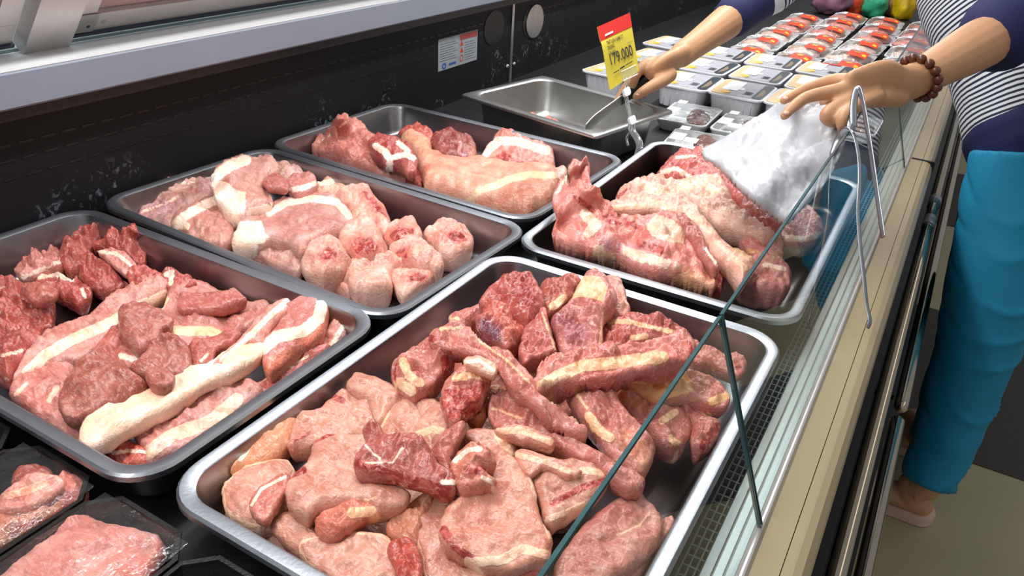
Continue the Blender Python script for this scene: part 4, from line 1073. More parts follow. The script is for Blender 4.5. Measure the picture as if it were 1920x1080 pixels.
pc_('pork_rib', 'tall rib with white fat cap at the back of the pile', 'D1', [(843, 292), (910, 240), (950, 170), (1000, 98), (1060, 98), (1105, 130), (1152, 212), (1142, 262), (1102, 292), (1088, 350), (1092, 445), (1000, 452), (900, 445), (860, 350)], 0.092, 0.045, fat=[('p', [(940, 200), (990, 95), (1070, 95), (1110, 150), (1090, 220), (1000, 190)]), ('s', [(1090, 270), (1075, 420)], 14)], tint=[(('s', [(880, 300), (980, 380)], 100), (168, 96, 100))], **{**rb, 'lean': (206, 130, 122)})
pc_('pork_rib', 'deep red meaty rib head at the top left of the pile', 'D1', [(503, 195), (540, 150), (620, 108), (680, 93), (742, 93), (785, 150), (815, 205), (800, 255), (740, 320), (690, 295), (640, 255), (560, 235), (508, 225)], 0.094, 0.045, rawv=0.45, tint=[(('s', [(700, 120), (740, 220)], 70), (166, 56, 62))], **{k: v for k, v in rb.items() if k != 'lean'}, lean=(188, 88, 80))
pc_('pork_rib', 'orange-red rib with shiny purple membrane on its side', 'D1', [(515, 235), (600, 240), (660, 262), (724, 330), (718, 372), (680, 412), (625, 435), (560, 405), (495, 362), (488, 312), (515, 285)], 0.084, 0.045, rawv=0.5, tint=[(('p', [(490, 300), (540, 290), (600, 330), (610, 420), (560, 400), (495, 360)]), (120, 70, 92))], **{k: v for k, v in rb.items() if k != 'lean'}, lean=(204, 104, 88))
pc_('pork_rib', 'red and cream bone chunk at the left edge of the ribs', 'D1', [(83, 562), (100, 510), (180, 460), (250, 418), (320, 440), (372, 480), (384, 540), (310, 605), (260, 642), (180, 678), (118, 632)], 0.074, 0.05, rawv=0.15, fat=[('s', [(140, 500), (170, 570), (220, 600)], 44), ('s', [(120, 600), (180, 640)], 50)], raw=[('s', [(95, 600), (110, 520)], 30), ('s', [(340, 490), (350, 560)], 50)], **rb)
pc_('pork_rib', 'dark red cut rib end pointing at the camera', 'D1', [(318, 685), (330, 610), (370, 560), (430, 528), (555, 560), (545, 622), (505, 692), (430, 742), (402, 805), (350, 772)], 0.088, 0.045, raw=[('p', [(315, 690), (335, 620), (400, 625), (520, 600), (540, 600), (500, 700), (400, 800), (340, 770)])], fat=[('s', [(390, 580), (480, 560), (540, 580)], 36)], **rb)
pc_('pork_rib', 'long left rib running diagonally down the pile', 'D1', [(260, 382), (300, 350), (370, 323), (440, 330), (500, 378), (600, 448), (700, 528), (765, 600), (785, 650), (855, 705), (925, 772), (1015, 852), (960, 855), (880, 815), (800, 735), (720, 675), (640, 615), (560, 515), (480, 465), (400, 445), (290, 425)], [(270, 390, 0.104), (500, 420, 0.110), (760, 640, 0.104), (1000, 850, 0.084)], 0.032, raw=[('s', [(270, 390), (300, 400)], 40)], fat=[('s', [(320, 345), (420, 340)], 16), ('s', [(500, 400), (640, 500), (740, 600)], 14)], **rb)
pc_('pork_flap', 'cream strip of fat hanging from the long left rib', 'D1', [(425, 505), (490, 478), (580, 515), (575, 562), (510, 545)], 0.112, 0.016, lean=(232, 180, 152), fat=[('s', [(430, 505), (500, 495), (570, 540)], 22)], group=gR)
pc_('pork_rib', 'long horizontal rib with thick cream fat on top of the pile', 'D1', [(758, 605), (790, 530), (860, 470), (1050, 448), (1200, 428), (1350, 392), (1460, 358), (1512, 388), (1528, 442), (1490, 494), (1380, 528), (1200, 548), (1010, 573), (880, 605), (790, 658), (763, 642)], [(780, 620, 0.102), (1100, 500, 0.118), (1500, 430, 0.110)], 0.042, fat=[('s', [(785, 625), (870, 570), (990, 520), (1150, 505), (1260, 490), (1370, 480)], 58), ('s', [(1310, 470), (1340, 455)], 26)], raw=[('s', [(1490, 400), (1510, 460)], 34)], **{**rb, 'lean': (214, 128, 116)})

# ------------------------------------------------------------------ black foam packs at the near left
def oct_pack(label, mlabel, x0, x1, yb, depth, meat_spec):
    cx, cy, lx, ly = (x0 + x1) / 2, yb - depth / 2, x1 - x0, depth
    t = thing('meat_pack', (cx, cy, 0.001), label, 'meat pack', 'film-wrapped packs on black trays')

    def ring(ins, z, ch_=0.022):
        a, b_ = lx / 2 - ins, ly / 2 - ins
        c = ch_ - ins * 0.4
        return [(cx + q[0], cy + q[1], z) for q in ((a, -b_ + c), (a, b_ - c), (a - c, b_), (-a + c, b_), (-a, b_ - c), (-a, -b_ + c), (-a + c, -b_), (a - c, -b_))]
    L_ = [(0.012, 0.001), (0.0, 0.042), (0.0, 0.045), (0.004, 0.045), (0.005, 0.041), (0.018, 0.006)]
    v = []
    for l in L_: v += ring(*l)
    mk('tray', *loft(v, 8), M['black_tray'], t)
    return t, (cx, cy, lx, ly)


for lab, x0, x1 in (('black pack of mixed red scraps at the lower left', 0.297, 0.418), ('black pack with one big smooth pink slab', 0.421, 0.543), ('empty-looking black pack corner at the bottom frame edge', 0.546, 0.668), ('dark pack edge at the left frame edge', 0.172, 0.294)):
    t, (cx, cy, lx, ly) = oct_pack(lab, None, x0, x1, -0.204, 0.20, None)
    fm = []
    nx, ny = 14, 20
    hump = 0.010 if 'scraps' in lab or 'slab' in lab else -0.004
    for j in range(ny + 1):
        for i in range(nx + 1):
            u, v_ = i / nx, j / ny
            e = math.sin(math.pi * u) * math.sin(math.pi * v_)
            fm.append((cx + (u - 0.5) * (lx - 0.012), cy + (v_ - 0.5) * (ly - 0.012), 0.0455 + hump * e ** 0.6 + 0.0022 * noise.noise(Vector((u * 5, v_ * 7, x0 * 30)))))
    fc = [(j * (nx + 1) + i, j * (nx + 1) + i + 1, (j + 1) * (nx + 1) + i + 1, (j + 1) * (nx + 1) + i) for j in range(ny) for i in range(nx)]
    if hump > 0:
        mk('film', fm, fc, M['film'], t, True)
gG = 'pork in black packs'
pc_('pork_slab', 'big smooth pink slab in the black pack', 'G', [(-60, 1150), (30, 1050), (200, 880), (330, 760), (400, 640), (480, 585), (600, 578), (720, 625), (860, 675), (1030, 712), (1200, 745), (1235, 800), (1230, 860), (1180, 960), (1120, 1060), (1000, 1180), (400, 1250)], 0.030, 0.045, lean=(226, 158, 146), marb=0.15, tint=[(('s', [(1220, 800), (1150, 940), (900, 1030)], 70), (216, 120, 100))], raw=[('s', [(695, 665), (702, 672)], 14), ('s', [(600, 850), (615, 858)], 12), ('s', [(790, 710), (802, 716)], 12), ('s', [(340, 880), (350, 880)], 10)], group=gG, rough=0.5)
pc_('pork_scrap', 'brown scrap strips at the front of the scrap pack', 'G', [(-60, 620), (60, 570), (250, 560), (450, 480), (560, 480), (420, 600), (250, 720), (100, 790), (-60, 880)], 0.030, 0.03, lean=(204, 130, 104), raw=[('s', [(80, 700), (300, 620)], 30)], marb=1.0, group=gG, cat='pork scrap')
pc_('pork_scrap', 'ragged pink scrap at the right of the scrap pack', 'G', [(400, 420), (480, 300), (560, 310), (660, 370), (650, 460), (560, 520), (440, 520)], 0.034, 0.03, lean=(214, 126, 112), rawv=0.4, group=gG, cat='pork scrap')
pc_('pork_scrap', 'dark red scrap at the back of the scrap pack', 'G', [(80, 330), (130, 250), (230, 208), (340, 215), (400, 270), (330, 310), (200, 350), (100, 370)], 0.038, 0.03, lean=(184, 84, 72), rawv=0.5, group=gG, cat='pork scrap')
pc_('pork_scrap', 'pale pink lobe on top of the scrap pack', 'G', [(-20, 470), (30, 420), (120, 370), (260, 315), (400, 310), (500, 350), (480, 410), (380, 480), (250, 540), (100, 560), (-20, 560)], 0.044, 0.03, lean=(226, 156, 140), fat=[('s', [(60, 440), (200, 400), (330, 350)], 60)], fatc=(238, 190, 172), group=gG, cat='pork scrap')

# ------------------------------------------------------------------ packs further along the case
def flat_patch(cx, cy, z, lx, ly, ang, r=0.004, h=0.0006):
    q = rr(cx, cy, lx, ly, r, ang, 3)
    n = len(q)
    return loft([(p[0], p[1], z) for p in q] + [(p[0], p[1], z + h) for p in q], n)


def loc(cx, cy, ang, u, v_):
    c, s = math.cos(ang), math.sin(ang)
    return cx + u * c - v_ * s, cy + u * s + v_ * c


ORD = ['first', 'second', 'third', 'fourth', 'fifth', 'sixth', 'seventh', 'eighth']
PKX, PKY = 0.146, 0.186


def deep_pack(label, cx, cy, ang, H=0.060, dark=True, red=False):
    t = thing('sealed_pack', (cx, cy, 0.001), label, 'meat pack', 'deep white sealed packs with tan film')
    n = 6
    def ring(ins, z, r=0.022):
        return [(p[0], p[1], z) for p in rr(cx, cy, PKX - 2 * ins, PKY - 2 * ins, r, ang, n)]
    v = ring(0.016, 0.001) + ring(0.014, 0.003) + ring(0.006, H - 0.005) + ring(0.0, H - 0.004) + ring(0.0, H) + ring(0.005, H + 0.0005)
    mk('tray', *loft(v, len(v) // 6), M['pp_white'], t)
    for s_ in (-1, 1):
        for k in range(6):
            u = (k - 2.5) * 0.018
            for v0 in (s_ * (PKY / 2 - 0.012),):
                p = loc(cx, cy, ang, u, v0)
                q2 = loc(cx, cy, ang, u, s_ * (PKY / 2 - 0.0085))
                vv, ff, _ = tube([(p[0], p[1], 0.008), (q2[0], q2[1], H - 0.009)], [0.0026, 0.0026], 6, 2)
                mk('rib', vv, ff, M['pp_white'], t, True)
    z = H + 0.0006
    lid = mk('lid_film', *flat_patch(cx, cy, z, PKX - 0.012, PKY - 0.012, ang, 0.018), M['grey_print'], t)
    z += 0.0007
    def patch(nm, u, v_, a, b_, m_, dz=0.0, r=0.004):
        p = loc(cx, cy, ang, u, v_)
        return mk(nm, *flat_patch(p[0], p[1], z + dz, a, b_, ang, r), m_, lid)
    patch('tan_band', -0.047, 0, 0.038, PKY - 0.016, M['tan'], 0, 0.014)
    patch('price_label', -0.028, 0.018, 0.042, 0.105, M['label'], 0.0007)
    patch('small_label', -0.004, -0.004, 0.018, 0.022, M['label'], 0.0004)
    patch('round_mark', -0.030, -0.060, 0.024, 0.024, M['yellow'], 0.0007, 0.012)
    patch('tan_print', -0.052, 0.045, 0.014, 0.05, M['wood'], 0.0004, 0.002).data.materials[0] = M['tan']
    if dark:
        patch('dark_band', 0.053, 0.0, 0.026, PKY - 0.02, M['dark_print'], 0, 0.012)
        for k in range(3):
            patch('gold_line', 0.050 + 0.004 * k, -0.02, 0.0012, 0.09 - 0.02 * k, M['tan'], 0.0007, 0.0005)
    for k in range(5):
        patch('print_line', 0.022 + 0.004 * (k % 2), -0.052 + k * 0.007, 0.02, 0.0016, M['ink'], 0.0002, 0.0005)
    if red:
        patch('red_flash', 0.0, 0.075, 0.06, 0.016, M['red'], 0.0012, 0.008)
    return t


rows = [(1.600, 1.605, (0.365, 0.510, 0.656)), (1.808, 1.81, (0.350, 0.504, 0.658)), (2.018, 2.02, (0.337, 0.490, 0.646, 0.800))]
col_w = {3: ['nearest the black wall', 'in the middle', 'nearest the glass'], 4: ['nearest the black wall', 'left of the middle', 'right of the middle', 'nearest the glass']}
rw = ['deep row nearest the organ packs', 'middle row of deep packs', 'deep row nearest the chicken packs']
for i, (y, _, xs) in enumerate(rows):
    for j, x in enumerate(xs):
        deep_pack('white sealed pack, %s, %s' % (rw[i], col_w[len(xs)][j]), x, y + 0.002 * ((i + j) % 3), 0.03 * math.sin(3 * i + 2 * j + 1), dark=(j != 3), red=(i == 2 and j == 2))
p = PZ(1500, 178, 0.06)
for lab, (px, py) in (('deep white pack half hidden behind the yellow price tag', (1160, 130)), ('deep white pack just behind the hand with the knife', (1228, 105)), ('deep white pack furthest along the black wall', (1262, 80))):
    q = PZ(px, py, 0.06)
    deep_pack(lab, q[0], q[1], -0.1, red=False)


def organ_pack(label, cx, cy, lx, ly, ang, col, H=0.028):
    t = thing('organ_pack', (cx, cy, 0.001), label, 'meat pack', 'flat white packs of brown organ meat')
    def ring(ins, z, r=0.016):
        return [(p_[0], p_[1], z) for p_ in rr(cx, cy, lx - 2 * ins, ly - 2 * ins, r, ang, 5)]
    v = ring(0.010, 0.001) + ring(0.0, H - 0.003) + ring(0.0, H) + ring(0.004, H) + ring(0.010, 0.010)
    mk('tray', *loft(v, len(v) // 5), M['foam'], t)
    for k, (u, v_, a, b_) in enumerate(((0.022, 0.0, 0.028, 0.042), (0.030, -0.03, 0.022, 0.030), (0.012, 0.03, 0.020, 0.026))):
        p_ = loc(cx, cy, ang, u, v_)
        g = sphere((p_[0], p_[1], H - 0.008), 1.0, 18, 10, (a, b_, 0.013))
        mk('liver_piece', *g, M['liver'], t, True)
    fm = []
    for j in range(13):
        for i in range(13):
            u, v_ = i / 12 - 0.5, j / 12 - 0.5
            p_ = loc(cx, cy, ang, u * (lx - 0.006), v_ * (ly - 0.006))
            e = max(0, math.cos(math.pi * u) * math.cos(math.pi * v_))
            fm.append((p_[0], p_[1], H + 0.0008 + 0.0075 * e ** 0.5 + 0.0012 * noise.noise(Vector((u * 6, v_ * 6, cx * 20)))))
    fc = [(j * 13 + i, j * 13 + i + 1, (j + 1) * 13 + i + 1, (j + 1) * 13 + i) for j in range(12) for i in range(12)]
    mk('film', fm, fc, M['film'], t, True)
    for u, v_, a, b_ in ((-lx * 0.30, -0.03, 0.03, 0.055), (-lx * 0.05, -ly * 0.33, 0.03, 0.035), (-lx * 0.30, ly * 0.32, 0.022, 0.03)):
        p_ = loc(cx, cy, ang, u, v_)
        mk('label', *flat_patch(p_[0], p_[1], H + 0.0095, a, b_, ang, 0.002), M['label'], t)
    return t


M['liver'] = plain('brown_liver', S(126, 74, 58), 0.25, 0.0, 0.25, 40)
organ_pack('flat white pack of brown organ slices nearest the deep packs', 0.437, 1.400, 0.126, 0.185, 0.05, None)
organ_pack('flat white pack of organ meat touching the bag edge', 0.572, 1.395, 0.12, 0.17, 0.02, None)
organ_pack('flat white pack of brown organ slices against the dark tray rim', 0.520, 1.205, 0.128, 0.13, 0.10, None)
organ_pack('flat white organ pack by the air grille, seen through glass', 0.715, 1.330, 0.12, 0.17, 0.0, None)
organ_pack('flat white organ pack under the left hand', 0.80, 1.60, 0.12, 0.17, 0.0, None)


M['chicken'] = plain('pale_chicken', S(216, 186, 172), 0.35, 0.0, 0.10, 35, 0.2, 60)
M['chickenpink'] = plain('pink_chicken', S(206, 134, 118), 0.35, 0.0, 0.18, 45, 0.2, 60)


def chicken_pack(label, cx, cy, ang, kind, lx=0.143, ly=0.198, tilt=0):
    t = thing('chicken_pack', (cx, cy, 0.001), label, 'meat pack', 'film-wrapped chicken packs on white foam')
    H = 0.026
    def ring(ins, z, r=0.02):
        return [(p_[0], p_[1], z) for p_ in rr(cx, cy, lx - 2 * ins, ly - 2 * ins, r, ang, 5)]
    v = ring(0.012, 0.001) + ring(0.0, H - 0.003) + ring(0.0, H) + ring(0.004, H) + ring(0.012, 0.008)
    mk('tray', *loft(v, len(v) // 5), M['foam'], t)
    mat = M['chickenpink'] if kind == 1 else M['chicken']
    rnd = random.Random(int(cx * 1000 + cy * 777))
    for k in range(3):
        u, v_ = rnd.uniform(-0.018, 0.018), (k - 1) * 0.052 + rnd.uniform(-0.008, 0.008)
        p_ = loc(cx, cy, ang, u, v_)
        g = sphere((0, 0, 0), 1.0, 18, 10)
        aa = rnd.uniform(-0.5, 0.5)
        sx_, sy_, sz_ = rnd.uniform(0.046, 0.058), rnd.uniform(0.032, 0.042), rnd.uniform(0.014, 0.018)
        vv = []
        for q in g[0]:
            d = 1 + 0.18 * noise.noise(Vector((q[0] * 1.6 + cx * 9, q[1] * 1.6, q[2] * 1.6 + cy * 5)))
            x_, y_ = q[0] * sx_ * d * (1 + 0.3 * q[1]), q[1] * sy_ * d
            vv.append((p_[0] + x_ * math.cos(aa) - y_ * math.sin(aa), p_[1] + x_ * math.sin(aa) + y_ * math.cos(aa), max(0.009, H - 0.002 + q[2] * sz_ * d)))
        mk('chicken_piece', vv, g[1], mat, t, True)
    def hz(u, v_):
        e = max(0, math.cos(math.pi * u * 0.98) * math.cos(math.pi * v_ * 0.98))
        return H + 0.001 + 0.019 * min(1, 1.6 * e) ** 0.7 + 0.002 * noise.noise(Vector((u * 6, v_ * 6, cx * 20 + cy)))
    N = 14
    fm = []
    for j in range(N + 1):
        for i in range(N + 1):
            u, v_ = i / N - 0.5, j / N - 0.5
            p_ = loc(cx, cy, ang, u * (lx - 0.004), v_ * (ly - 0.004))
            fm.append((p_[0], p_[1], hz(u, v_)))
    fc = [(j * (N + 1) + i, j * (N + 1) + i + 1, (j + 1) * (N + 1) + i + 1, (j + 1) * (N + 1) + i) for j in range(N) for i in range(N)]
    mk('film', fm, fc, M['film'], t, True)
    def lab(nm, u0, u1, v0, v1, m_, dz):
        a, b_ = 8, 8
        vv = []
        for s_ in (0.0, 0.0006):
            for j in range(b_ + 1):
                for i in range(a + 1):
                    u, v_ = u0 + (u1 - u0) * i / a, v0 + (v1 - v0) * j / b_
                    p_ = loc(cx, cy, ang, u * lx, v_ * ly)
                    vv.append((p_[0], p_[1], hz(u, v_) + dz + s_))
        o_ = (a + 1) * (b_ + 1)
        ff = [(o_ + j * (a + 1) + i, o_ + j * (a + 1) + i + 1, o_ + (j + 1) * (a + 1) + i + 1, o_ + (j + 1) * (a + 1) + i) for j in range(b_) for i in range(a)]
        return mk(nm, vv, ff, m_, t, True)
    lab('orange_label', -0.06, 0.38, -0.30, 0.08, M['orange'], 0.001)
    lab('yellow_flash', 0.26, 0.35, -0.24, -0.14, M['yellow'], 0.0022)
    lab('yellow_flash', 0.06, 0.18, -0.06, 0.01, M['yellow'], 0.0022)
    lab('price_label', -0.42, -0.08, -0.02, 0.26, M['label'], 0.001)
    for k in range(4):
        lab('print_mark', -0.36 + 0.05 * k, -0.34 + 0.05 * k, 0.06, 0.14, M['ink'], 0.002)
    return t


cpx = [(1427, 78, 0), (1507, 85, 0), (1568, 108, 0), (1650, 112, 0), (1475, 58, 0), (1545, 68, 0), (1615, 80, 0), (1672, 88, 0), (1498, 36, 1), (1550, 45, 1), (1627, 52, 1), (1702, 62, 0), (1530, 16, 1), (1580, 26, 1), (1625, 30, 1), (1678, 40, 1), (1395, 88, 0)]
xs = [0.355, 0.510, 0.665, 0.820]
n_ = 0
side = ['by the black wall', 'left of the middle', 'right of the middle', 'by the glass']
for i in range(6):
    for j in range(4):
        y = 2.235 + i * 0.215
        x = xs[j] + 0.006 * math.sin(5 * i + 3 * j)
        if i == 5 and j == 0: continue
        chicken_pack('film-wrapped %s chicken pack with orange label, %s row, %s' % ('pink' if i >= 3 else 'pale', ORD[i], side[j]), x, y + 0.008 * math.sin(2 * i + j), 0.03 * math.sin(7 * i + 5 * j), 1 if i >= 3 else 0)

# coloured bags at the far end of the packs
for lab, m_, (px, py), rx, rz in (('crumpled purple bag behind the chicken packs', 'bagpurple', (1560, 4), 0.085, 0.07), ('red and yellow bag behind the chicken packs', 'bagred', (1603, 6), 0.05, 0.08), ('green bag between the red and clear bags', 'baggreen', (1638, 10), 0.06, 0.08), ('clear brownish bag beside the green bag', 'bagclear', (1668, 8), 0.045, 0.08), ('yellow bag nearest the striped shirt', 'bagyellow', (1694, 14), 0.05, 0.10)):
    q = PZ(px, py, 0.05)
    q[1] = min(q[1], 4.2)
    g = sphere((0, 0, 0), 1.0, 26, 16)
    vv = []
    for p_ in g[0]:
        d = 1 + 0.25 * noise.noise(Vector((p_[0] * 2.2 + px, p_[1] * 2.2, p_[2] * 2.2))) + 0.14 * noise.noise(Vector((p_[0] * 6 + px, p_[1] * 6, p_[2] * 6)))
        vv.append((q[0] + p_[0] * rx * d, q[1] + p_[1] * rx * 1.2 * d, max(0.002, 0.06 + p_[2] * rz * d)))
    tag(mk('food_bag', vv, g[1], M[m_], None, True), lab, 'bag', 'coloured bags at the far end')

# scraps left in the deep pan
for k, (px, py, l) in enumerate(((998, 213, 'pink meat crumb on the pan floor nearer the wall'), (1028, 221, 'pink meat crumb in the middle of the pan floor'), (1040, 226, 'pink meat crumb nearest the knife blade'))):
    pc_('meat_crumb', l, 'P', [(px - 8, py), (px, py - 4), (px + 8, py + 1), (px + 4, py + 4)], 0.010, 0.008, lean=(226, 140, 124), step=2.0, jit=0.3, zmin=0.006, cat='meat crumb')


# ------------------------------------------------------------------ price tag on its clear clip
def text_mesh(s, name, o, xd, yd, size, mat, parent, width=None):
    """flat lettering in the plane (xd, yd) starting at o"""
    cu = bpy.data.curves.new(name, 'FONT')
    cu.body = s
    cu.size = 1.0
    cu.offset = 0.012
    tmp = bpy.data.objects.new(name + '_tmp', cu)
    COL.objects.link(tmp)
    bpy.context.view_layer.update()
    me = bpy.data.meshes.new_from_object(tmp.evaluated_get(bpy.context.evaluated_depsgraph_get()))
    bpy.data.objects.remove(tmp, do_unlink=True)
    vs_ = np.array([tuple(v.co) for v in me.vertices])
    fs_ = [tuple(p_.vertices) for p_ in me.polygons]
    bpy.data.meshes.remove(me)
    wx = vs_[:, 0].max() - vs_[:, 0].min()
    kx = (width / wx) if width else size
    o, xd, yd = np.array(o), np.array(xd), np.array(yd)
    W = [o + xd * (v[0] - vs_[:, 0].min()) * kx + yd * v[1] * size for v in vs_]
    return mk(name, W, fs_, mat, parent)


TT = 1.575
tl, tr_, br, bl = [PT(*q, TT + d) for q, d in (((1119.5, 51), 0.0), ((1180.5, 24), 0.02), ((1198.5, 133), 0.02), ((1145, 168), 0.0))]
nrm_t = np.cross(tr_ - tl, bl - tl)
nrm_t /= np.linalg.norm(nrm_t)
if np.dot(nrm_t, CAM - tl) < 0: nrm_t = -nrm_t
clipP = PZ(1190, 266, 0.066)
tg = thing('price_tag', clipP, 'yellow price tag reading 179.000 on a clear clip', 'price tag')


def tagp(u, v_):
    a, b_ = tl + (tr_ - tl) * u, bl + (br - bl) * u
    return a + (b_ - a) * v_


N = 14
cv_, cf_ = [], []
for s_ in (0, 1):
    for j in range(N + 1):
        for i in range(N + 1):
            u, v_ = i / N, j / N
            bend = 0.004 * math.sin(v_ * 5) * (1 - u) * (v_ > 0.28)
            cv_.append(tagp(u, v_) + nrm_t * (bend - 0.0012 * s_))
o_ = (N + 1) ** 2
for j in range(N):
    for i in range(N):
        a = j * (N + 1) + i
        cf_ += [(a, a + 1, a + N + 2, a + N + 1), (o_ + a, o_ + a + N + 1, o_ + a + N + 2, o_ + a + 1)]
card = mk('card', cv_, cf_, M['card'], tg, True)
hd = [tagp(0, 0) + nrm_t * 0.0006, tagp(1, 0) + nrm_t * 0.0006, tagp(1, 0.235) + nrm_t * 0.0008, tagp(0, 0.235) + nrm_t * 0.0008]
mk('red_header', *extrude(hd, nrm_t * 0.0006), M['red'], card)
xd = (tr_ - tl) / np.linalg.norm(tr_ - tl)
yd = (tl - bl) / np.linalg.norm(tl - bl)
wt = np.linalg.norm(tr_ - tl)


def tline(s, u, v_, h, wd, mt_):
    text_mesh(s, 'lettering', tagp(u, v_) + nrm_t * 0.0045, xd, yd, h, mt_, card, wd * wt)


for u0, u1, v0, v1, mt_ in ((0.15, 0.40, 0.165, 0.195, M['label']), (0.76, 0.88, 0.46, 0.468, M['grey_ink']), (0.17, 0.36, 0.79, 0.805, M['ink']), (0.39, 0.55, 0.775, 0.80, M['ink']), (0.58, 0.82, 0.78, 0.795, M['ink'])):
    mk('print_mark', *extrude([tagp(u0, v0) + nrm_t * 0.0035, tagp(u1, v0) + nrm_t * 0.0035, tagp(u1, v1) + nrm_t * 0.0035, tagp(u0, v1) + nrm_t * 0.0035], nrm_t * 0.0006), mt_, card)
tline('THIT LON NAM ICT', 0.15, 0.335, 0.0105, 0.50, M['ink'])
tline('DUONG', 0.15, 0.415, 0.0105, 0.20, M['ink'])
tline('GIA BAN', 0.15, 0.50, 0.0095, 0.21, M['ink'])
tline('179.000', 0.15, 0.655, 0.031, 0.68, M['ink'])


def clear_box(c0, wx_, hy_, th):
    c0 = np.array(c0)
    q = [c0 - xd * wx_ / 2 - yd * hy_ / 2, c0 + xd * wx_ / 2 - yd * hy_ / 2, c0 + xd * wx_ / 2 + yd * hy_ / 2, c0 - xd * wx_ / 2 + yd * hy_ / 2]
    return extrude(q, nrm_t * th)


j1, j2, cb_ = PT(1173, 174, TT), PT(1183, 227, TT), PT(1188, 255, TT + 0.005)
clip = mk('clip_jaw', *clear_box(PT(1176, 140, TT) + nrm_t * 0.007, 0.036, 0.020, 0.004), M['clear'], tg)
for s_ in (-1, 1):
    mk('jaw_edge', *clear_box(PT(1176, 140, TT) + nrm_t * 0.0115 + yd * s_ * 0.0095, 0.036, 0.0018, 0.001), M['label'], clip)
vv, ff, _ = tube([PT(1175, 150, TT), j1, j2], [0.0045, 0.004, 0.004], 10, 4)
mk('stem', vv, ff, M['clear'], tg, True)
for q in (j1, j2):
    mk('joint', *extrude([q + xd * a * 0.0075 + yd * b_ * 0.0085 for a, b_ in ((-1, -0.6), (-0.6, -1), (0.6, -1), (1, -0.6), (1, 0.6), (0.6, 1), (-0.6, 1), (-1, 0.6))], nrm_t * 0.010), M['foam'], tg)
vv, ff, _ = tube([j2, PT(1186, 246, TT), PT(1196, 262, TT), PT(1199, 276, TT), PT(1192, 290, TT)], [(0.008, 0.003), (0.008, 0.003), (0.009, 0.003), (0.008, 0.003), (0.004, 0.003)], 8, 4)
mk('grip_leg', vv, ff, M['clear'], tg, True)
vv, ff, _ = tube([j2, PT(1182, 246, TT + 0.01), PT(1175, 258, TT + 0.02), PT(1177, 272, TT + 0.02)], [(0.008, 0.003), (0.008, 0.003), (0.008, 0.003), (0.005, 0.003)], 8, 4)
mk('grip_leg', vv, ff, M['clear'], tg, True)

# ------------------------------------------------------------------ sticker on the black wall
WX = -0.1292
c4 = [PX(*q, WX) for q in ((823, 75), (896, 54), (893, 112), (820, 135))]
ys0, ys1 = 0.5 * (c4[0][1] + c4[3][1]), 0.5 * (c4[1][1] + c4[2][1])
zt_, zb_ = 0.5 * (c4[0][2] + c4[1][2]), 0.5 * (c4[2][2] + c4[3][2])
sk = thing('warning_sticker', (WX, ys0, zb_), 'white two-part notice with red header stuck on the black wall', 'sticker')
M['sticker'] = plain('dull_white_sticker', S(150, 158, 166), 0.5)


def wq(nm, u0, u1, v0, v1, m_, dx, par):
    ya, yb = ys0 + (ys1 - ys0) * u0, ys0 + (ys1 - ys0) * u1
    za, zb = zb_ + (zt_ - zb_) * v0, zb_ + (zt_ - zb_) * v1
    return mk(nm, *boxg(WX + dx, WX + dx + 0.0005, ya, yb, za, zb), m_, par)


left = wq('notice_panel', 0, 0.51, 0, 1, M['sticker'], 0, sk)
right = wq('warning_panel', 0.515, 1, 0, 1, M['sticker'], 0, sk)
wq('red_header', 0.54, 0.98, 0.80, 0.97, M['dim_red'], 0.0006, right)
for k in range(8):
    wq('print_line', 0.04, 0.47 - 0.05 * (k % 3), 0.30 + 0.075 * k, 0.315 + 0.075 * k, M['grey_ink'], 0.0006, left)
wq('blue_print', 0.26, 0.44, 0.10, 0.17, M['blue'], 0.0006, left)
n = 20
yc, zc_ = ys0 + (ys1 - ys0) * 0.14, zb_ + (zt_ - zb_) * 0.13
mk('blue_emblem', [(WX + 0.0011, yc + 0.009 * math.cos(2 * math.pi * k / n) * r_, zc_ + 0.008 * math.sin(2 * math.pi * k / n) * r_) for r_ in (1, 0.5) for k in range(n)], [(k, (k + 1) % n, n + (k + 1) % n, n + k) for k in range(n)], M['blue'], left)
for k, v_ in enumerate((0.62, 0.40)):
    yc, zc_ = ys0 + (ys1 - ys0) * 0.58, zb_ + (zt_ - zb_) * v_
    mk('warning_triangle', [(WX + 0.0011, yc - 0.008, zc_), (WX + 0.0011, yc + 0.008, zc_), (WX + 0.0011, yc, zc_ + 0.014)], [(0, 1, 2)], M['red'], right)
yc, zc_ = ys0 + (ys1 - ys0) * 0.58, zb_ + (zt_ - zb_) * 0.22
mk('prohibition_ring', [(WX + 0.0011, yc + 0.008 * math.cos(2 * math.pi * k / n) * r_, zc_ + 0.009 * math.sin(2 * math.pi * k / n) * r_) for r_ in (1, 0.75) for k in range(n)], [(k, (k + 1) % n, n + (k + 1) % n, n + k) for k in range(n)], M['red'], right)
for k in range(8):
    wq('print_line', 0.66, 0.95 - 0.06 * (k % 2), 0.12 + 0.08 * k, 0.135 + 0.08 * k, M['grey_ink'], 0.0006, right)

# ------------------------------------------------------------------ the person reaching into the case
person = thing('person', (1.2, 1.3, FZ), 'person in a striped shirt and bright blue trousers reaching over the glass', 'person')
LS, RS = PT(2010, -110, 1.56), PT(1640, -165, 1.95)
LE, RE = PT(1893, 52, 1.40), PT(1425, -4, 1.96)
LW, RW = PT(1706, 155, 1.27), PT(1276, 104, 1.79)
PEL, WST, CHS = PT(1925, 290, 1.70), PT(1888, 130, 1.74), PT(1838, -40, 1.80)
NECK, HEAD = PT(1770, -270, 1.76), PT(1730, -370, 1.72)
LEGL = [PT(1915, 290, 1.66), PT(1872, 480, 1.70), PT(1843, 600, 1.74), PT(1796, 750, 1.79), PT(1737, 903, 1.83)]
LA = PZ(1716, 905, FZ + 0.09)
RA = LA + np.array([-0.03, 0.26, 0])
geo = []


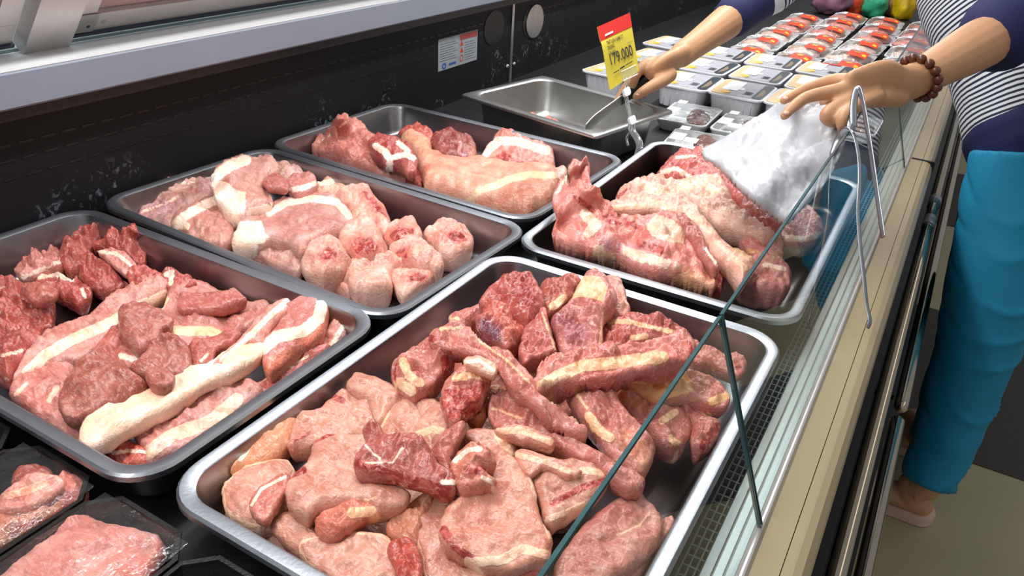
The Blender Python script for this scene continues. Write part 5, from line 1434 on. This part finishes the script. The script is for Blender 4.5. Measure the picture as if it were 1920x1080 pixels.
def T(path, rad, n=14, k=5, up=(0, 0, 1)):
    v, f, _ = tube(path, rad, n, k, up)
    geo.append((v, f))


# trunk, neck, head
T([PEL, WST, CHS, (LS + RS) / 2 + [0, 0, 0.02]], [(0.13, 0.10), (0.115, 0.085), (0.135, 0.095), (0.10, 0.07)], 20, 5, (1, 0, 0))
T([CHS + [0, 0, 0.06], NECK, HEAD - [0, 0, 0.05]], [0.06, 0.05, 0.05])
geo.append(sphere(HEAD, 0.1, 20, 14, (0.88, 0.78, 1.15)))
hf = np.array([-0.75, -0.30, -0.25])
hf /= np.linalg.norm(hf)
hsd = np.cross(hf, [0, 0, 1.0])
hsd /= np.linalg.norm(hsd)
hup = np.cross(hsd, hf)
geo.append(sphere(HEAD + hf * 0.088 - hup * 0.01, 0.014, 10, 8, (1, 1, 1.5)))
geo.append(sphere(HEAD + hf * 0.078 - hup * 0.05, 0.016, 10, 8, (1, 1.4, 0.6)))
for s_ in (-1, 1):
    geo.append(sphere(HEAD + hsd * s_ * 0.08, 0.02, 10, 8, (0.8, 0.5, 1.4)))
# arms
T([CHS + (LS - CHS) * 0.4, LS, LS + (LE - LS) * 0.5, LE, LE + (LW - LE) * 0.35, LE + (LW - LE) * 0.8, LW], [0.06, 0.052, 0.045, 0.042, 0.044, 0.033, (0.025, 0.031)], 16, 6)
T([CHS + (RS - CHS) * 0.4, RS, RS + (RE - RS) * 0.5, RE, RE + (RW - RE) * 0.35, RE + (RW - RE) * 0.8, RW], [0.06, 0.052, 0.045, 0.042, 0.043, 0.032, (0.023, 0.029)], 16, 6)
# left hand: palm and fingers; index inside the bag, middle pointing, ring and little curled
PM = PT(1640, 158, 1.215)
T([LW, PT(1672, 162, 1.24), PM, PT(1585, 172, 1.195)], [(0.026, 0.030), (0.022, 0.036), (0.018, 0.041), (0.013, 0.036)], 16, 5, (0.25, 0, 1))
T([PT(1685, 182, 1.25), PT(1652, 184, 1.215)], [0.017, 0.015])
K = [
    ([(1590, 152, 1.225), (1560, 152, 1.235), (1520, 163, 1.235), (1492, 176, 1.225), (1470, 188, 1.21)], [0.013, 0.0115, 0.0095, 0.009, 0.0075]),
    ([(1600, 165, 1.19), (1563, 172, 1.18), (1515, 182, 1.165), (1488, 200, 1.15), (1471, 217, 1.145)], [0.013, 0.012, 0.0098, 0.0088, 0.0072]),
    ([(1625, 172, 1.205), (1594, 187, 1.18), (1552, 211, 1.16), (1554, 226, 1.168), (1576, 232, 1.19)], [0.013, 0.012, 0.0105, 0.0095, 0.008]),
    ([(1645, 180, 1.20), (1616, 194, 1.175), (1585, 213, 1.15), (1578, 231, 1.15), (1580, 245, 1.16)], [0.0125, 0.011, 0.0095, 0.0085, 0.007]),
    ([(1668, 158, 1.27), (1630, 166, 1.275), (1585, 180, 1.265), (1545, 192, 1.245)], [0.015, 0.0135, 0.011, 0.008])]
for pts, rd in K:
    T([PT(*q) for q in pts], rd, 12, 5)
# right hand closed round the knife handle
T([RW, PT(1255, 118, 1.765), PT(1236, 130, 1.74), PT(1222, 140, 1.735)], [(0.023, 0.030), (0.021, 0.037), (0.020, 0.042), (0.018, 0.038)], 16, 5, (0.5, 0.2, 1))
K2 = [
    ([(1226, 116, 1.735), (1208, 122, 1.725), (1194, 140, 1.725), (1188, 160, 1.745), (1196, 172, 1.765)], [0.014, 0.0125, 0.0105, 0.0095, 0.008]),
    ([(1222, 126, 1.75), (1200, 138, 1.75), (1180, 155, 1.755), (1166, 174, 1.765), (1156, 190, 1.77)], [0.0135, 0.012, 0.010, 0.009, 0.0075]),
    ([(1226, 130, 1.77), (1206, 146, 1.785), (1190, 163, 1.79), (1192, 176, 1.775)], [0.013, 0.0115, 0.010, 0.008]),
    ([(1232, 138, 1.785), (1216, 154, 1.80), (1204, 168, 1.80), (1208, 178, 1.785)], [0.012, 0.0105, 0.009, 0.0075]),
    ([(1255, 140, 1.745), (1240, 152, 1.715), (1218, 164, 1.695), (1204, 173, 1.69), (1193, 181, 1.69)], [0.018, 0.0155, 0.0125, 0.0115, 0.009])]
for pts, rd in K2:
    T([PT(*q) for q in pts], rd, 12, 5)
# legs and feet
for s_, A_ in ((-1, LA), (1, RA)):
    dl = np.array([0.0, 0.17, 0]) if s_ > 0 else np.zeros(3)
    T([q + dl for q in LEGL] + [A_, A_ - [0, 0, 0.03]], [0.075, 0.07, 0.062, 0.05, 0.04, 0.034, 0.036])
    T([A_ + [0.03, 0, -0.055], A_ + [-0.04, 0, -0.05], A_ + [-0.13, 0, -0.062]], [(0.030, 0.026), (0.034, 0.028), (0.040, 0.013)])
V_, F_ = join(*geo)
tmp = mk('body_tmp', V_, F_, None)
rm = tmp.modifiers.new('r', 'REMESH')
rm.mode = 'VOXEL'
rm.voxel_size = 0.0034
sm = tmp.modifiers.new('s', 'SMOOTH')
sm.factor, sm.iterations = 0.5, 3
bpy.context.view_layer.update()
me = bpy.data.meshes.new_from_object(tmp.evaluated_get(bpy.context.evaluated_depsgraph_get()))
off = tmp.location.copy()
bpy.data.objects.remove(tmp, do_unlink=True)
me.transform(Matrix.Translation(off - person.location))
me.materials.clear()
me.materials.append(M['skin'])
me.polygons.foreach_set('use_smooth', [True] * len(me.polygons))
body = bpy.data.objects.new('body', me)
body.parent = person
COL.objects.link(body)
for pts in (K[1][0], K[0][0], K2[4][0]):
    a, b_ = PT(*pts[-1]), PT(*pts[-2])
    d = (a - b_) / np.linalg.norm(a - b_)
    vw = (CAM - a) / np.linalg.norm(CAM - a)
    c = a + vw * 0.0055 - d * 0.003 + np.array([0, 0, 0.002])
    mk('finger_nail', *sphere(c, 0.0052, 10, 8, (1, 1, 0.6)), M['nail'], body, True)
for s_ in (-1, 1):
    mk('eye', *sphere(HEAD + hf * 0.074 + hsd * s_ * 0.032 + hup * 0.008, 0.011, 10, 8), M['eye'], body, True)
g = sphere(HEAD + [0.012, 0.004, 0.018], 0.108, 20, 14, (0.92, 0.86, 1.12))
mk('hair', [v for v in g[0]], [f for f in g[1] if np.mean([np.dot(np.array(g[0][i]) - HEAD, hf) for i in f]) < 0.045], M['hair'], person, True)


def cloth(name, parts, mat, arc=True):
    V, Fc, Ar = [], [], []
    for v, f, a in parts:
        o_ = len(V)
        V += list(v)
        Fc += [tuple(i + o_ for i in q) for q in f]
        Ar += list(a)
    V = [np.array(p) + 0.004 * np.array(noise.noise_vector(Vector([float(c) for c in p]) * 13)) for p in V]
    ob = mk(name, V, Fc, mat, person, True)
    at = ob.data.attributes.new('arc', 'FLOAT', 'POINT')
    if len(Ar) == len(ob.data.vertices):
        at.data.foreach_set('value', np.array(Ar, np.float32))
    return ob


tb = lambda path, rad, n=24, k=8, up=(0, 0, 1), cap=True: tube(path, rad, n, k, up, cap)
HEM = PEL + (WST - PEL) * 0.25
shirt = cloth('shirt', [tb([HEM, WST, CHS, (LS + RS) / 2 + [0, 0, 0.03]], [(0.150, 0.112), (0.140, 0.118), (0.155, 0.135), (0.11, 0.08)], 36, 12, (1, 0, 0)),
                        tb([CHS + (LS - CHS) * 0.5, LS, LS + (LE - LS) * 0.45], [0.085, 0.07, 0.062]),
                        tb([CHS + (RS - CHS) * 0.5, RS, RS + (RE - RS) * 0.5, RS + (RE - RS) * 0.93], [0.085, 0.07, 0.062, 0.060])], M['stripes'])
cloth('sleeve_cuff', [tb([LS + (LE - LS) * 0.42, LS + (LE - LS) * 0.75, LE + (LW - LE) * 0.10], [0.072, 0.072, 0.070])], M['navy'])
cloth('sleeve_cuff', [tb([RS + (RE - RS) * 0.86, RE, RE + (RW - RE) * 0.36], [0.056, 0.054, 0.050])], M['navy'])
cloth('hem_band', [tb([PEL + (WST - PEL) * 0.02, PEL + (WST - PEL) * 0.24], [(0.154, 0.112), (0.154, 0.116)], 36, 6, (1, 0, 0))], M['navy'])
pg = []
for s_, A_ in ((-1, LA), (1, RA)):
    dl = np.array([0.0, 0.17, 0]) if s_ > 0 else np.zeros(3)
    pg.append(tube([q + dl for q in LEGL], [0.098, 0.094, 0.090, 0.074, 0.064], 28, 8, flat=True))
pg.append(tb([PEL + [0, 0.06, -0.06], PEL + [0, 0.03, 0.03]], [(0.16, 0.105), (0.15, 0.105)], 36, 6, (1, 0, 0)))
VV, FF = join(*[(p_[0], p_[1]) for p_ in pg])
tmp = mk('trouser_tmp', VV, FF, None)
rm = tmp.modifiers.new('r', 'REMESH')
rm.mode = 'VOXEL'
rm.voxel_size = 0.007
sm = tmp.modifiers.new('s', 'SMOOTH')
sm.factor, sm.iterations = 0.5, 3
bpy.context.view_layer.update()
me = bpy.data.meshes.new_from_object(tmp.evaluated_get(bpy.context.evaluated_depsgraph_get()))
off = tmp.location.copy()
bpy.data.objects.remove(tmp, do_unlink=True)
me.transform(Matrix.Translation(off - person.location))
for v in me.vertices:
    q = v.co
    v.co = q + Vector((noise.noise(Vector((q.x * 9, q.y * 9, q.z * 5))), noise.noise(Vector((q.x * 9 + 7, q.y * 9, q.z * 5))), 0)) * 0.009 + Vector((0, 0, 0)) + Vector((1, -0.6, 0)) * (0.007 * (1 - abs(noise.noise(Vector((q.x * 6 + q.z * 5, q.y * 6 - q.z * 7, q.z * 9))) * 2)) ** 3)
me.materials.clear()
me.materials.append(M['pants'])
me.polygons.foreach_set('use_smooth', [True] * len(me.polygons))
tr = bpy.data.objects.new('trousers', me)
tr.parent = person
COL.objects.link(tr)
for A_ in (LA, RA):
    q = rr(A_[0] - 0.05, A_[1], 0.23, 0.082, 0.04, 0, 8)
    n = len(q)
    sd = mk('sandal', *loft([(p_[0], p_[1], FZ) for p_ in q] + [(p_[0], p_[1], FZ + 0.022) for p_ in q], n), M['sandal'], person)
    vv, ff, _ = tube([(A_[0] - 0.075, A_[1] - 0.042, FZ + 0.012), (A_[0] - 0.08, A_[1] - 0.03, FZ + 0.058), (A_[0] - 0.08, A_[1], FZ + 0.068), (A_[0] - 0.08, A_[1] + 0.03, FZ + 0.058), (A_[0] - 0.075, A_[1] + 0.042, FZ + 0.012)], [(0.018, 0.003)] * 5, 8, 4)
    mk('strap', vv, ff, M['sandal'], sd, True)

# bead bracelet on the near wrist
BC = LE + (LW - LE) * 0.93
ax = (LW - LE) / np.linalg.norm(LW - LE)
e1 = np.cross(ax, [0, 0, 1.0])
e1 /= np.linalg.norm(e1)
e2 = np.cross(e1, ax)
br_ = thing('bead_bracelet', BC - e2 * 0.04, 'brown wooden bead bracelet round the near wrist', 'bracelet')
NB = 15
for k in range(NB):
    a = 2 * math.pi * k / NB
    mk('bead', *sphere(BC + (e1 * math.cos(a) + e2 * math.sin(a)) * 0.0355 + ax * 0.006 * math.sin(a), 0.0080, 12, 8), M['wood'], br_, True)

# carving knife held over the pan
h0, h1 = PT(1216, 147, 1.735), PT(1163, 188, 1.77)
kn = thing('carving_knife', PT(1098, 240, 1.66), 'black-handled steel blade held in the far hand over the pan', 'knife')
vv, ff, _ = tube([h0, (h0 + h1) / 2, h1], [(0.010, 0.013), (0.011, 0.015), (0.010, 0.012)], 12, 4)
mk('handle', vv, ff, M['black'], kn, True)
tip = PZ(1098, 241, 0.062)
tip = PT(1098, 241, 1.60)
vv, ff, _ = tube([h1 + (h0 - h1) * 0.1, h1 + (tip - h1) * 0.3, h1 + (tip - h1) * 0.75, tip], [(0.003, 0.011), (0.0018, 0.013), (0.0016, 0.016), (0.001, 0.010)], 8, 4)
mk('blade', vv, ff, M['steel_dull'], kn, True)

# ------------------------------------------------------------------ tongs on the glass and the white bag
tong = thing('tongs', PT(1632, 612, 1.02), 'steel tongs hanging on the outside of the glass below the near hand', 'tongs')
armA = [(1600, 236, 1.135), (1600, 200, 1.14), (1604, 175, 1.14), (1609, 167, 1.14), (1614, 176, 1.135), (1622, 215, 1.125), (1634, 290, 1.10), (1646, 375, 1.07), (1656, 444, 1.045)]
vv, ff, _ = tube([PT(*q) for q in armA], [(0.0052, 0.0014)] * len(armA), 8, 4, (0.3, -1, 0.2))
mk('arm', vv, ff, M['steel'], tong, True)
armB = [(1600, 236, 1.135), (1596, 246, 1.12), (1604, 262, 1.10), (1611, 300, 1.09), (1612, 345, 1.075), (1609, 400, 1.06), (1613, 460, 1.04), (1620, 520, 1.02), (1625, 570, 1.01), (1631, 600, 1.0), (1627, 615, 0.998)]
vv, ff, _ = tube([PT(*q) for q in armB], [(0.0052, 0.0014)] * (len(armB) - 1) + [(0.004, 0.001)], 8, 4, (0.3, -1, 0.2))
mk('arm', vv, ff, M['steel'], tong, True)
grip = [(1560, 290, 1.15), (1572, 262, 1.15), (1588, 246, 1.135), (1602, 252, 1.115)]
vv, ff, _ = tube([PT(*q) for q in grip], [(0.004, 0.002), (0.006, 0.002), (0.008, 0.003), (0.006, 0.002)], 8, 4)
mk('hook', vv, ff, M['steel'], tong, True)

bag = piece('plastic_bag', 'white plastic bag held open by the near hand over the dark tray', 'bag', 'P', [(1317, 281), (1345, 262), (1392, 236), (1440, 210), (1478, 182), (1515, 168), (1548, 186), (1572, 222), (1588, 250), (1572, 300), (1545, 345), (1508, 385), (1476, 413), (1440, 386), (1392, 345), (1350, 310)], [(1317, 281, 0.150), (1476, 413, 0.110), (1400, 300, 0.16), (1490, 180, 0.262), (1560, 200, 0.262), (1580, 260, 0.215), (1400, 235, 0.20), (1530, 360, 0.14), (1480, 290, 0.190)], 0.022, mat=M['bag'], step=4, rough=1.0, dome=0.5, jit=0.3, zeps=1500)
lp = [PZ(px, py, z) + np.array([0, -0.004, 0.006]) for px, py, z in ((1318, 284, 0.150), (1350, 313, 0.149), (1392, 347, 0.144), (1440, 388, 0.124), (1474, 412, 0.112))]
vv, ff, _ = tube(lp, [0.0016] * 5, 6, 6)
mk('hem_seam', vv, ff, M['foam'], bag, True)
